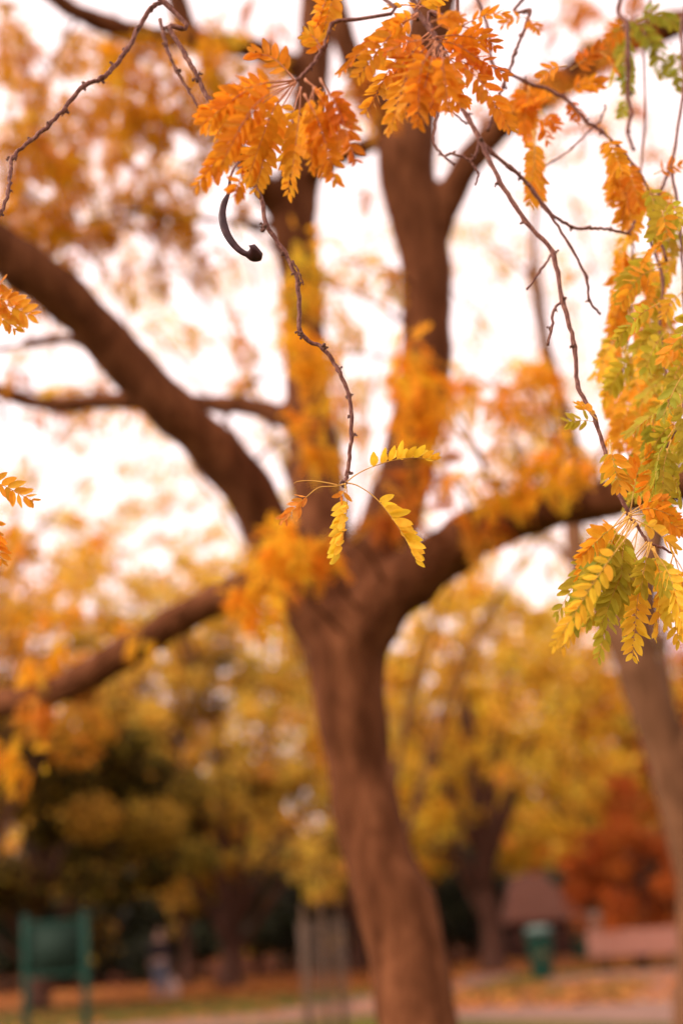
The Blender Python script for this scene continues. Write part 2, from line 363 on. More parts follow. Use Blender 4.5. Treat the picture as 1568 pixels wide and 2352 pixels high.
# ------------------------------------------------------------------ main tree: fused trunk and limbs
def limb_pts(lst):
    out = []
    for px, py, w, Y in lst:
        p = PY(px, py, Y); out.append(np.array([*p, RW(p, w)]))
    return out
MAIN = {
 'trunk': [(1010, 3010, 300, 6.75), (1004, 2870, 225, 6.75), (985, 2600, 205, 6.8), (957, 2352, 190, 6.85), (940, 2200, 184, 6.9), (880, 2000, 172, 6.95), (830, 1800, 160, 7.0), (806, 1620, 166, 7.0), (795, 1500, 190, 7.0), (780, 1400, 190, 7.0)],
 'A': [(790, 1500, 140, 7.0), (700, 1370, 135, 7.0), (632, 1240, 128, 6.95), (575, 1135, 122, 6.85), (500, 1040, 118, 6.75), (400, 945, 112, 6.6), (300, 845, 112, 6.5), (200, 730, 116, 6.35), (100, 645, 118, 6.2), (0, 570, 116, 6.1), (-180, 450, 100, 5.9), (-420, 250, 80, 5.7)],
 'B': [(790, 1450, 140, 7.05), (768, 1330, 130, 7.2), (735, 1180, 122, 7.4), (714, 1000, 112, 7.6), (702, 800, 104, 7.75), (688, 620, 100, 7.85), (675, 470, 112, 7.9), (700, 320, 92, 7.95), (722, 150, 80, 8.0), (722, 0, 72, 8.05), (730, -200, 60, 8.1), (700, -420, 40, 8.2)],
 'C': [(800, 1470, 150, 7.0), (858, 1300, 140, 7.1), (925, 1110, 128, 7.1), (958, 950, 122, 7.1), (978, 800, 118, 7.1), (980, 650, 120, 7.1), (955, 500, 130, 7.1), (930, 370, 135, 7.1), (950, 250, 118, 7.15), (975, 130, 112, 7.2), (1000, 0, 108, 7.2), (1030, -200, 90, 7.25), (1040, -450, 60, 7.3)],
 'D': [(975, 600, 80, 7.1), (1022, 480, 72, 7.05), (1065, 390, 72, 7.0), (1125, 315, 72, 6.95), (1200, 245, 74, 6.85), (1300, 185, 78, 6.75), (1400, 110, 76, 6.6), (1500, 68, 72, 6.5), (1600, 40, 66, 6.4), (1800, -60, 50, 6.2)],
 'E': [(800, 1500, 150, 6.95), (880, 1385, 145, 6.9), (985, 1298, 132, 6.8), (1100, 1222, 120, 6.65), (1250, 1165, 108, 6.5), (1400, 1145, 98, 6.35), (1568, 1110, 88, 6.2), (1750, 1040, 74, 6.0), (1950, 900, 55, 5.9)],
 'F': [(730, 1330, 90, 7.2), (620, 1335, 86, 7.5), (500, 1375, 80, 7.8), (400, 1430, 78, 8.0), (300, 1490, 78, 8.2), (200, 1552, 78, 8.35), (100, 1598, 74, 8.5), (0, 1618, 70, 8.6), (-200, 1640, 56, 8.8)],
 'Gm': [(712, 985, 60, 7.6), (600, 940, 50, 7.75), (440, 925, 44, 7.9), (250, 920, 44, 8.0), (120, 930, 40, 8.1), (0, 898, 36, 8.15), (-160, 840, 28, 8.3)],
 'H': [(235, 800, 40, 6.45), (160, 778, 30, 6.5), (60, 790, 26, 6.6), (0, 802, 22, 6.7), (-120, 800, 18, 6.8)],
 'I': [(920, 300, 55, 7.15), (850, 332, 44, 7.3), (780, 362, 42, 7.6), (715, 400, 45, 7.85)],
 'J': [(690, 540, 30, 7.85), (600, 516, 22, 8.0), (420, 500, 20, 8.2), (300, 488, 18, 8.4), (160, 520, 12, 8.5)],
 'K': [(670, 500, 80, 7.9), (600, 420, 66, 7.75), (545, 340, 52, 7.6), (505, 230, 46, 7.5), (470, 130, 42, 7.4)],
 'L': [(722, 170, 66, 8.0), (650, 142, 58, 7.9), (560, 108, 54, 7.8), (450, 95, 54, 7.6), (340, 82, 54, 7.4), (240, 55, 50, 7.2), (140, 5, 44, 7.1), (20, -90, 34, 7.0)],
 'N': [(440, 100, 56, 7.6), (418, 40, 54, 7.55), (392, -60, 46, 7.5), (350, -250, 30, 7.4)],
 'O': [(930, 340, 90, 7.1), (880, 265, 76, 7.05), (830, 180, 66, 7.0), (790, 90, 58, 6.95), (768, 0, 52, 6.9), (730, -160, 40, 6.8)],
}
def fuse(root, spec, mat, voxel, names, seg=14, smooth_it=10, disp=0.008):
    paths = {}; Vs = []
    for k, lst in spec.items():
        pr = catmull(limb_pts(lst), 7); paths[k] = np.array(pr)
        P = np.array(pr); r = P[:, 3].copy()
        # slow swelling and knots along each limb
        s = np.linspace(0, 1, len(r)) * len(lst)
        r *= 1 + 0.02 * np.sin(s * 2.3 + len(k) * 2 + lst[0][0]) + 0.02 * np.sin(s * 5.1 + lst[0][1])
        wig = np.stack([np.sin(s * 3.1 + lst[0][0]), np.sin(s * 2.7 + 1), np.sin(s * 3.7 + 2)], 1) * (r * 0.02)[:, None]
        Vs.append(tube(P[:, :3] + wig, r, seg, wob=0.03))
    V, F = join(Vs)
    me = mesh_from(V, F, 'tmp'); ob = new_obj('tmp', me)
    md = ob.modifiers.new('rm', 'REMESH'); md.mode = 'VOXEL'; md.voxel_size = voxel
    sm = ob.modifiers.new('sm', 'SMOOTH'); sm.iterations = smooth_it; sm.factor = 0.5
    dg = bpy.context.evaluated_depsgraph_get(); dg.update()
    ev = ob.evaluated_get(dg); em = ev.to_mesh()
    nv = len(em.vertices); co = np.empty(nv * 3, np.float32); em.vertices.foreach_get('co', co); co = co.reshape(-1, 3).astype(float)
    no = np.empty(nv * 3, np.float32); em.vertices.foreach_get('normal', no); no = no.reshape(-1, 3).astype(float)
    faces = [tuple(p.vertices) for p in em.polygons]
    ev.to_mesh_clear(); bpy.data.objects.remove(ob)
    # bark furrows as real relief, running along the height
    th = co[:, 0] * 38 + 3 * np.sin(co[:, 2] * 3 + co[:, 1] * 5); ph = co[:, 1] * 36 + 3 * np.sin(co[:, 2] * 2.6 + co[:, 0] * 4)
    d = (np.sin(th) + np.sin(ph) + 0.7 * np.sin(th * 0.6 + co[:, 2] * 6) + 0.6 * np.sin(co[:, 2] * 23 + th * .5)) * disp * 0.4
    co = co + no * d[:, None]
    best = np.full(nv, 1e9); lab = np.zeros(nv, int); keys = list(spec)
    for ki, k in enumerate(keys):
        P = paths[k][1:] if k == 'trunk' else paths[k][5:]
        for q in P:
            dd = np.linalg.norm(co - q[:3], axis=1) / max(q[3], 0.02)
            m = dd < best; best[m] = dd[m]; lab[m] = ki
    flab = np.array([np.bincount(lab[list(f)]).argmax() for f in faces])
    off = world_loc(root)
    for ki, k in enumerate(keys):
        fi = np.nonzero(flab == ki)[0]
        if len(fi) == 0: continue
        used = np.unique(np.concatenate([np.array(faces[i]) for i in fi])); mp = {int(u): j for j, u in enumerate(used)}
        m2 = mesh_from(co[used] - off, [tuple(mp[v] for v in faces[i]) for i in fi], k, mat)
        m2.normals_split_custom_set_from_vertices([tuple(v) for v in no[used]])
        new_obj(names.get(k, 'limb'), m2, root)
    return paths
mb = PY(1004, 2870, 6.75)
main = empty('honey_locust_tree', (mb[0], 6.75, 0)); 
tag(main, 'large locust tree with leaning brown trunk forking into heavy curved limbs', 'tree')
mp_ = fuse(main, MAIN, BARK, 0.021, {'trunk': 'trunk', 'H': 'branch', 'J': 'branch', 'I': 'branch', 'Gm': 'branch'})

SEC = {
 'trunk': [(1606, 2600, 128, 12.6), (1598, 2420, 118, 12.6), (1604, 2250, 106, 12.6), (1604, 2100, 102, 12.6), (1592, 1980, 102, 12.6), (1550, 1810, 102, 12.6), (1508, 1660, 104, 12.6), (1464, 1530, 112, 12.6)],
 'a': [(1480, 1590, 90, 12.6), (1425, 1480, 66, 12.6), (1370, 1380, 54, 12.7), (1325, 1290, 48, 12.8), (1318, 1180, 46, 12.9), (1322, 1080, 44, 13), (1295, 960, 42, 13), (1258, 830, 38, 13.1), (1238, 700, 32, 13.1), (1225, 560, 24, 13.2), (1235, 430, 16, 13.2)],
 'b': [(1470, 1570, 90, 12.6), (1470, 1440, 70, 12.5), (1490, 1320, 56, 12.4), (1510, 1180, 48, 12.3), (1500, 1000, 38, 12.2), (1530, 800, 28, 12.1)],
 'c': [(1240, 720, 22, 13.1), (1205, 630, 16, 13.2), (1140, 570, 11, 13.3), (1060, 530, 8, 13.3)],
 'd': [(1335, 1310, 30, 12.8), (1270, 1250, 22, 13.2), (1220, 1200, 14, 13.5)],
 'e': [(1545, 1860, 60, 12.6), (1580, 1720, 46, 12.5), (1640, 1560, 34, 12.4)],
}
sb = PY(1600, 2600, 12.6)
sec = empty('forked_tree', (sb[0], 12.6, 0))
SEC['trunk'].insert(0, (1606, 2700, 150, 12.6))
tag(sec, 'grey brown forked tree with thin crooked limbs beside the bench path', 'tree')
fuse(sec, SEC, BARK2, 0.03, {'c': 'branch', 'd': 'branch'})

# ------------------------------------------------------------------ feathery leaves in masses (blurred distance)
def spray(name, parent, centers, dirs, L, cols, npair=8, col_jit=0.15):
    """compound leaves: arrays of base point and hang direction -> one mesh of leaflets"""
    n = len(centers); off = world_loc(parent)
    d = dirs / np.linalg.norm(dirs, axis=1)[:, None]
    s = np.cross(d, rng.normal(size=(n, 3))); s /= np.linalg.norm(s, axis=1)[:, None]
    nn = np.cross(s, d)
    lc = pal(cols, n, col_jit)
    Vs = []; Cs = []
    for side in (-1, 1):
        for k in range(npair):
            t = (k + 0.8) / npair
            env = 0.6 + 0.7 * math.sin(math.pi * min(1, 0.12 + 0.85 * t))
            c = centers + d * (L * t)[:, None] + np.array([0, 0, -1.0]) * (L * 0.25 * t * t)[:, None]
            ld = s * side * 0.8 + d * (0.45 + 0.5 * t) + nn * rng.normal(0, 0.25, (n, 1)); ld /= np.linalg.norm(ld, axis=1)[:, None]
            wd = np.cross(nn + rng.normal(0, 0.35, (n, 3)), ld); wd /= np.linalg.norm(wd, axis=1)[:, None]
            ll = (L * 0.24 * env)[:, None]; w = ll * 0.2
            V = np.stack([c, c + ld * ll * 0.3 + wd * w, c + ld * ll * 0.75 + wd * w * 0.85, c + ld * ll, c + ld * ll * 0.75 - wd * w * 0.85, c + ld * ll * 0.3 - wd * w], 1)
            Vs.append(V); Cs.append(np.clip(lc * (1 + rng.normal(0, 0.12, (n, 1))), 0.004, 0.9))
    return soup(name, np.concatenate(Vs) - off, np.concatenate(Cs), LEAF, parent)
LO = [(0.80, 0.35, 0.018), (0.85, 0.41, 0.02), (0.76, 0.28, 0.015), (0.82, 0.45, 0.03)]
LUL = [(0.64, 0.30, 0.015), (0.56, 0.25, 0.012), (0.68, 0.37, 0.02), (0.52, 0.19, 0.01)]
LR = [(0.58, 0.18, 0.015), (0.64, 0.23, 0.018), (0.50, 0.13, 0.012), (0.60, 0.28, 0.03)]
LY = [(0.82, 0.45, 0.03), (0.76, 0.46, 0.035), (0.60, 0.42, 0.04), (0.82, 0.36, 0.02)]
allpath = np.concatenate([v for v in mp_.values()])
def connect(root, c, mat, r0=0.012, mx=2.6):
    d = np.linalg.norm(allpath[:, :3] - c, axis=1); i = int(np.argmin(d))
    if d[i] > mx: return
    s = allpath[i, :3]; m = (s + c) / 2 + np.array([rng.normal(0, 0.05), rng.normal(0, 0.05), 0.12 * d[i]])
    p = catmull([s, m, c], 5)
    part('twig', *tube(p, np.linspace(r0, 0.003, len(p)), 5), mat, root)
def mass(px, py, rx, ry, Y, dY, n, cols, L=(0.11, 0.17), name='leaf_spray', root=main, link=True, down=0.8):
    c0 = PY(px, py, Y); k = dep(c0) / FPX
    nb = max(2, n // 9)
    u = rng.normal(size=(nb, 3)) * 0.5
    u = np.clip(u, -1.1, 1.1)
    hub = c0 + RIGHT * (u[:, :1] * rx * k) + UP * (u[:, 1:2] * ry * k) + np.array([0, 1.0, 0]) * (u[:, 2:] * dY)
    b = hub[rng.integers(0, nb, n)] + rng.normal(0, 0.035, (n, 3))
    d = rng.normal(size=(n, 3)) * 0.8; d[:, 2] -= down
    o = spray(name, root, b, d, rng.uniform(L[0], L[1], n), cols); tag(o, kind='stuff')
    if link:
        connect(root, c0, BARK)
        for h in hub[:3]: 
            p = catmull([c0, (c0 + h) / 2 + [0, 0, 0.03], h], 3)
            part('twig', *tube(p, np.linspace(0.005, 0.0025, len(p)), 5), BARK, root)
    return o
# (px, py, rx, ry, Y, dY, leaves, palette)
for a_ in [
 (655, 1290, 75, 90, 5.0, 0.25, 46, LO), (612, 1365, 50, 40, 4.7, 0.2, 22, LO), (700, 1240, 50, 50, 5.3, 0.2, 20, LO),
 (970, 850, 85, 80, 5.2, 0.3, 55, LO), (1000, 930, 90, 55, 5.0, 0.3, 34, LO), (950, 1090, 60, 90, 5.6, 0.3, 26, LR), (880, 1200, 50, 60, 5.8, 0.3, 12, LR),
 (700, 640, 60, 110, 6.3, 0.3, 34, LY), (715, 820, 65, 110, 6.3, 0.3, 40, LO), (720, 980, 60, 80, 6.4, 0.3, 32, LO), (800, 600, 90, 40, 6.6, 0.4, 16, LY),
 (1130, 880, 90, 60, 6.2, 0.4, 22, LO), (1240, 870, 60, 70, 6.2, 0.4, 24, LO), (1190, 950, 110, 50, 5.5, 0.4, 18, LO),
 (1130, 1115, 90, 40, 5.0, 0.25, 16, LO), (1230, 1085, 80, 45, 5.0, 0.25, 20, LO), (1310, 1050, 50, 60, 4.8, 0.25, 15, LO), (1090, 1190, 40, 40, 5.2, 0.2, 12, LR),
 (110, 180, 110, 110, 8.2, 0.8, 46, LR), (60, 330, 90, 110, 7.6, 0.7, 46, LR), (250, 230, 120, 80, 8.0, 0.8, 42, LO), (330, 290, 100, 60, 7.2, 0.6, 40, LO),
 (420, 230, 90, 60, 7.0, 0.6, 40, LO), (200, 420, 110, 80, 8.4, 0.8, 42, LO), (90, 500, 100, 80, 8.4, 0.8, 40, LR), (280, 520, 120, 60, 8.6, 0.8, 34, LO), (170, 300, 120, 90, 9.2, 0.8, 36, LR),
 (380, 560, 60, 50, 8.6, 0.6, 12, LY), (480, 140, 70, 40, 7.0, 0.5, 34, LO), (560, 160, 60, 35, 7.0, 0.5, 22, LO), (30, 90, 70, 90, 8.6, 0.7, 24, LR), (240, 130, 60, 50, 8.6, 0.7, 14, LR),
 (420, 430, 70, 70, 9.0, 0.7, 14, LO), (380, 680, 70, 80, 9.2, 0.8, 10, LY), (560, 770, 70, 90, 9.4, 0.8, 14, LO), (600, 880, 50, 60, 9.0, 0.6, 14, LO),
 (60, 720, 80, 80, 9.5, 0.8, 14, LR), (240, 900, 70, 40, 8.2, 0.4, 16, LO), (320, 950, 70, 60, 8.6, 0.6, 8, LO), (80, 900, 60, 30, 8.3, 0.4, 12, LR), (120, 1000, 120, 90, 10.5, 0.8, 10, LY), (380, 1000, 120, 90, 10.5, 0.8, 10, LY),
 (90, 1200, 100, 90, 9.5, 0.8, 24, LO), (60, 1400, 90, 110, 9.5, 0.8, 28, LO), (260, 1420, 90, 90, 10, 0.8, 14, LO), (90, 1510, 70, 50, 8.4, 0.4, 20, LO), (110, 1625, 40, 30, 7.2, 0.2, 9, LR), (30, 1730, 60, 70, 7.5, 0.3, 22, LO), (350, 1470, 30, 30, 7.6, 0.2, 5, LO),
 (860, 240, 80, 60, 6.4, 0.4, 16, LR), (680, 260, 60, 60, 7.4, 0.4, 14, LR), (830, 430, 50, 20, 8.6, 0.3, 4, LR), (640, 60, 70, 50, 8.6, 0.6, 14, LR), (560, 40, 70, 50, 9.0, 0.6, 10, LR),
 (1120, 90, 90, 80, 8.5, 0.7, 22, LR), (1300, 60, 90, 60, 8.5, 0.7, 22, LR), (1240, 140, 60, 60, 5.4, 0.4, 16, LR), (1450, 60, 80, 60, 5.4, 0.4, 18, LR), (1350, 170, 60, 50, 5.0, 0.4, 14, LR),
 (1150, 640, 90, 60, 10.5, 0.8, 8, LY), (1420, 620, 90, 90, 9.5, 0.8, 16, LY), (1480, 300, 90, 90, 10, 0.8, 12, LR), (1400, 380, 80, 60, 10, 0.8, 8, LY), (1150, 1030, 80, 60, 9, 0.8, 12, LO),
 (1440, 960, 80, 80, 7.0, 0.6, 24, LO), (1500, 800, 60, 90, 6.0, 0.6, 20, LO), (150, 560, 100, 70, 8.6, 0.8, 26, LO), (330, 420, 90, 70, 8.2, 0.8, 30, LO), (20, 430, 70, 90, 8.0, 0.7, 26, LR), (140, 80, 90, 50, 8.8, 0.8, 14, LR), (320, 160, 80, 50, 7.4, 0.6, 18, LO), (60, 600, 70, 50, 9, 0.8, 14, LR), (490, 300, 60, 70, 7.3, 0.5, 12, LO), (440, 520, 60, 40, 8.4, 0.5, 10, LY),
 (820, 820, 60, 120, 10, 0.8, 18, LY), (820, 950, 50, 70, 10, 0.8, 14, LO), (800, 700, 60, 60, 10, .8, 8, LY),
]:
    px, py, rx, ry, Y, dY, nn_, cc = a_
    Y = Y + 0.55 * max(0, 6.6 - Y)
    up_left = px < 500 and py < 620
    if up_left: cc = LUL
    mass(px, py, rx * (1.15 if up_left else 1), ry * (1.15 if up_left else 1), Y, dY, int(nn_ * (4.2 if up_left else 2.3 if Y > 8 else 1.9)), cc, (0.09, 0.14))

# ------------------------------------------------------------------ foreground: hanging branches with single leaflets
def leaflet_mesh(kind):
    """oblong leaflet, length 1 along +X, width along Y, folded at the midrib, with thickness-free real curvature"""
    ns = 8; V = []; F = []
    fold = [0.10, 0.2, 0.05, 0.14][kind]; curl = [0.10, -0.08, 0.2, 0.32][kind]; wid = [0.215, 0.195, 0.23, 0.20][kind]
    for i in range(ns + 1):
        t = i / ns
        w = wid * (math.sin(math.pi * min(1, 0.06 + t * 0.94)) ** 0.62) * (1.05 - 0.18 * t)
        if i == ns: w = 0.004
        if i == 0: w = 0.02
        x = t; z = curl * (t * t) * -0.5 + 0.02 * math.sin(t * 7 + kind)
        wav = 0.016 * math.sin(t * 11 + kind * 2)
        for k in (-1, -0.5, 0, 0.5, 1):
            V.append((x + 0.03 * abs(k) * (1 - t), k * w, z + abs(k) * w * fold * 2 + wav * k * abs(k)))
    for i in range(ns):
        for k in range(4):
            a = i * 5 + k; F.append((a, a + 1, a + 6, a + 5))
    return mesh_from(V, F, 'leaflet', LEAFLET)
LMESH = [leaflet_mesh(k) for k in range(4)]
TOCAM = -FWD
def nrmz(v): return v / (np.linalg.norm(v) + 1e-12)
NLEAFLET = {}; MERGED = {}
LV = [np.array([v.co[:] for v in m.vertices]) for m in LMESH]; LF = np.array([p.vertices[:] for p in LMESH[0].polygons])
def add_leaf(root, pts, col, npair=9, ll=0.026, sides=None, petiole=0.2, facing=None, jit=0.16, red=False, one_side=None, r=0.0007, skip=0.0, spread=1.0):
    """pts: rachis polyline in the place; sides: directions of the two leaflet rows"""
    path = np.array(catmull(pts, 6)); seglen = np.linalg.norm(np.diff(path, axis=0), axis=1); s = np.concatenate([[0], np.cumsum(seglen)]); Ltot = s[-1]
    rad = np.linspace(r * 1.4, r * 0.6, len(path)); rad[0] *= 1.6
    V, F = tube(path, rad, 6)
    leaf = new_obj('leaf', None, root)
    me = mesh_from(np.asarray(V) - path[0], F, 'leaf', STALKR if red else STALK); bpy.data.objects.remove(leaf)
    leaf = new_obj('leaf', me, root); leaf.location = [float(x) for x in path[0] - world_loc(root)]
    fac = nrmz(TOCAM + rng.normal(0, 0.62, 3)) if facing is None else nrmz(np.asarray(facing, float))
    cnt = 0
    for k in range(npair):
        t = petiole + (1 - petiole) * (k + 0.35) / npair
        for si in (0, 1):
            if one_side is not None and si != one_side: continue
            if rng.random() < skip: continue
            tt = min(0.995, t + (0.02 if si else 0.0)) * Ltot
            P = np.array([np.interp(tt, s, path[:, j]) for j in range(3)])
            P2 = np.array([np.interp(min(Ltot, tt + 0.004), s, path[:, j]) for j in range(3)]); P1 = np.array([np.interp(max(0, tt - 0.004), s, path[:, j]) for j in range(3)])
            T = nrmz(P2 - P1)
            side = np.cross(fac, T) * (1 if si else -1) if sides is None else np.asarray(sides[si], float)
            side = nrmz(side - T * np.dot(side, T))
            u = (k + 0.5) / npair; ang = R(62 - 34 * u) * spread + rng.normal(0, 0.10)
            X = nrmz(T * math.cos(ang) + side * math.sin(ang) + rng.normal(0, jit * 0.5, 3))
            Z = fac + rng.normal(0, jit * 2, 3); Z = nrmz(Z - X * np.dot(Z, X)); Yv = np.cross(Z, X)
            env = 0.72 + 0.36 * math.sin(math.pi * min(1, 0.15 + 0.8 * u)) - 0.3 * max(0, u - 0.8) / 0.2
            L = ll * env * rng.uniform(0.88, 1.1)
            vi = int(rng.integers(0, 3)) if rng.random() < 0.9 else 3
            m = Matrix(((X[0], Yv[0], Z[0], 0), (X[1], Yv[1], Z[1], 0), (X[2], Yv[2], Z[2], 0), (0, 0, 0, 1)))
            m = Matrix.Translation(Vector([float(v) for v in P - path[0]])) @ m @ Matrix.Diagonal((L, L * rng.uniform(0.9, 1.12), L, 1))
            c = np.clip(np.asarray(col) * (1 + rng.normal(0, 0.08)) * (1 + rng.normal(0, 0.05, 3)), 0.01, 0.93)
            if NLEAFLET.get(root.name, 0) > 300:
                A = np.array(m); W = LV[vi] @ A[:3, :3].T + A[:3, 3] + path[0] - world_loc(root)
                MERGED.setdefault(root.name, []).append((W, c)); continue
            lf = bpy.data.objects.new('leaflet', LMESH[vi]); scn.collection.objects.link(lf); lf.parent = leaf; lf.matrix_basis = m
            lf.color = (float(c[0]), float(c[1]), float(c[2]), 1); cnt += 1
    NLEAFLET[root.name] = NLEAFLET.get(root.name, 0) + cnt
    return leaf
def spur_mesh(seed):
    rr = random.Random(seed); bm = bmesh.new()
    for k in range(6):
        q = bmesh.ops.create_icosphere(bm, subdivisions=1, radius=rr.uniform(0.25, 0.5))['verts']
        o = Vector((rr.uniform(-.4, .4), rr.uniform(-.4, .4), k * 0.28 - 0.3)); sc = Vector((rr.uniform(.7, 1.2), rr.uniform(.7, 1.2), rr.uniform(.6, 1.1)))
        for v in q:
            v.co = Vector((v.co.x * sc.x, v.co.y * sc.y, v.co.z * sc.z)) * rr.uniform(0.85, 1.15) + o
    me = bpy.data.meshes.new('bud_spur'); bm.to_mesh(me); bm.free(); me.materials.append(SPUR)
    me.polygons.foreach_set('use_smooth', [True] * len(me.polygons)); return me
SPURS = [spur_mesh(k) for k in range(4)]
def add_spur(root, p, size, axis):
    o = bpy.data.objects.new('bud_spur', SPURS[int(rng.integers(0, 4))]); scn.collection.objects.link(o); o.parent = root
    q = Vector([float(a) for a in axis]).to_track_quat('Z', 'Y'); o.rotation_mode = 'QUATERNION'; o.rotation_quaternion = q
    o.location = [float(v) for v in np.asarray(p) - world_loc(root)]; o.scale = (size,) * 3
def add_twig(root, lst, w0, w1, Y, name='twig', up=None, spur_every=True, spur=1.0, mat=None, dY=0.0):
    """lst of (px, py[, Y]); w0, w1 widths as seen; up: an extra start point above the frame"""
    pts = []
    for i, q in enumerate(lst):
        yy = q[2] if len(q) > 2 else Y + dY * i / max(1, len(lst) - 1)
        pts.append(PY(q[0], q[1], yy))
    if up is not None: pts.insert(0, np.asarray(up, float))
    path = np.array(catmull(pts, 7)); n = len(path)
    # zigzag and knobbly joints
    path[1:-1] += rng.normal(0, 0.0007, (n - 2, 3))
    ra, rb = RW(pts[-2], w0), RW(pts[-1], w1)
    rad = np.linspace(ra, rb, n) * (1 + rng.normal(0, 0.05, n))
    for i in range(0, n, 7): rad[i] *= 1.22
    o = part(name, *tube(path, rad, 10, wob=0.05), mat or TWIG, root)
    if spur_every:
        for i in range(1, len(pts) - 1):
            if i == 1 and up is not None: continue
            k = i * 7; T = nrmz(path[min(n - 1, k + 1)] - path[k - 1]); sd = nrmz(np.cross(T, rng.normal(size=3)) + TOCAM * 0.1)
            rr = rad[min(n - 1, k)]
            add_spur(root, path[k] + sd * rr * 0.7, rr * rng.uniform(0.8, 1.4) * spur, sd)
    return path

# overhead bough of the main tree that carries the hanging branches (above the view)
bough = [np.array(PY(1000, -20, 7.2)), np.array([0.45, 5.2, 6.35]), np.array([0.35, 3.6, 5.3]), np.array([0.2, 2.6, 4.35]), np.array([0.05, 2.05, 3.75])]
bp_ = catmull(bough, 6); part('branch', *tube(bp_, np.linspace(0.07, 0.022, len(bp_)), 10, wob=0.05), BARK, main)
arms = {'l': [bp_[-8], np.array([-0.25, 2.2, 3.85]), np.array([-0.62, 1.95, 3.62]), np.array([-0.9, 1.8, 3.3])],
        'r': [bp_[-8], np.array([0.45, 2.3, 3.95]), np.array([0.72, 2.05, 3.75]), np.array([1.0, 2.0, 3.4])]}
for k, a in arms.items():
    q = catmull(a, 6); arms[k] = np.array(q); part('branch', *tube(q, np.linspace(0.022, 0.008, len(q)), 8, wob=0.05), BARK, main)
HANG = np.concatenate([arms['l'], arms['r'], np.array(bp_[-6:])])
def above(px, py, Y):
    p = PY(px, py, Y); i = int(np.argmin(np.linalg.norm(HANG - p, axis=1))); return HANG[i]
def hb(label, px, py, Y):
    p = above(px, py, Y); e = empty('hanging_branch', p); tag(e, label, 'branch', 'thin branches hanging in front of the locust tree'); return e, p

YEL = (0.84, 0.50, 0.04); YO = (0.78, 0.36, 0.025); OR = (0.74, 0.27, 0.016); DO = (0.66, 0.19, 0.012); YG = (0.52, 0.41, 0.035); GR = (0.36, 0.34, 0.03); BR = (0.62, 0.20, 0.03)

# --- 1: the sharp one, a long twig ending in a tuft of yellow leaves, with its arching bare side twig
h1, up1 = hb('crooked bare twig ending in a tuft of sharp bright yellow feathery leaves', 370, 0, 1.98)
add_twig(h1, [(372, 2), (388, 62), (424, 122), (456, 182), (478, 226), (530, 300), (545, 372), (598, 452), (612, 518), (655, 582), (685, 655), (690, 762), (742, 800), (776, 850), (801, 908), (806, 1000), (798, 1085), (791, 1112)], 12, 9, 1.96, up=up1, spur=1.1)
add_twig(h1, [(372, 4), (345, 22), (318, 66), (292, 115), (262, 152), (236, 178), (192, 198), (148, 250), (112, 288), (72, 322), (30, 362), (24, 398), (20, 440), (2, 488), (-40, 560)], 13, 8, 1.98, dY=-0.12)
add_twig(h1, [(368, 44), (382, 104), (404, 160), (432, 205), (458, 248)], 9, 6, 2.04)
add_twig(h1, [(672, 600), (688, 628), (696, 655)], 5, 3, 1.955, spur_every=False)
for px, py, s in [(608, 525, 0.009), (690, 765, 0.0062), (742, 799, 0.006), (806, 909, 0.0035), (798, 957, 0.004), (792, 1108, 0.0055), (800, 1092, 0.004), (538, 296, 0.007), (456, 170, 0.005), (190, 192, 0.005), (148, 258, 0.006), (408, 160, 0.006), (787, 1116, 0.004), (672, 628, 0.004), (18, 362, 0.004)]:
    p = PY(px + random.uniform(-3, 3), py, 1.95); add_spur(h1, p, s, nrmz(rng.normal(size=3) + [0.6, -0.3, 0]))
def pl(lst, Y): return [PY(q[0], q[1], (q[2] if len(q) > 2 else Y)) for q in lst]
R_, U_ = RIGHT, UP
# upper right leaf: arches out, leaflets stand above the stalk
add_leaf(h1, pl([(795, 1108), (815, 1092), (850, 1074), (900, 1058), (950, 1051), (1000, 1057)], 1.95), (0.92, 0.54, 0.035), 8, 0.025, sides=[U_ * 1.0 + TOCAM * 0.25, U_ * 0.85 + TOCAM * -0.8], petiole=0.30, facing=TOCAM + R_ * 0.25, spread=1.05)
# right leaf: hangs, leaflets to the right
add_leaf(h1, pl([(796, 1109), (822, 1116), (860, 1142), (895, 1183), (930, 1236), (957, 1290)], 1.95), (0.92, 0.58, 0.045), 9, 0.0275, sides=[R_ + U_ * 0.5 + TOCAM * 0.15, R_ * 0.9 + U_ * 0.4 - TOCAM * 0.8], petiole=0.32, facing=TOCAM - U_ * 0.2)
# middle leaf: hangs straight, leaflets to the left
add_leaf(h1, pl([(792, 1110), (796, 1128), (797, 1160), (792, 1200), (785, 1245), (770, 1285)], 1.945), (0.92, 0.62, 0.06), 10, 0.028, sides=[-R_ - U_ * 0.15 + TOCAM * 0.3, -R_ * 0.25 + TOCAM * 0.9], petiole=0.22, facing=TOCAM + R_ * 0.3, spread=1.1)
# left leaf: small, browning, crumpled
add_leaf(h1, pl([(790, 1112), (770, 1117), (735, 1119), (712, 1134), (680, 1165), (645, 1197)], 1.945), (0.74, 0.28, 0.04), 7, 0.0185, petiole=0.5, facing=TOCAM + U_ * 0.5, jit=0.4, spread=0.8)
# bare stalk that has lost its leaflets
V, F = tube(catmull(pl([(778, 1115), (745, 1108), (710, 1104), (684, 1106), (675, 1110)], 1.945), 5), np.linspace(0.0011, 0.0004, 21), 6); part('bare_stalk', V, F, STALK, h1)
add_leaf(h1, pl([(793, 1110), (790, 1128), (780, 1140)], 1.94), (0.70, 0.25, 0.03), 2, 0.0165, petiole=0.5, jit=0.6)

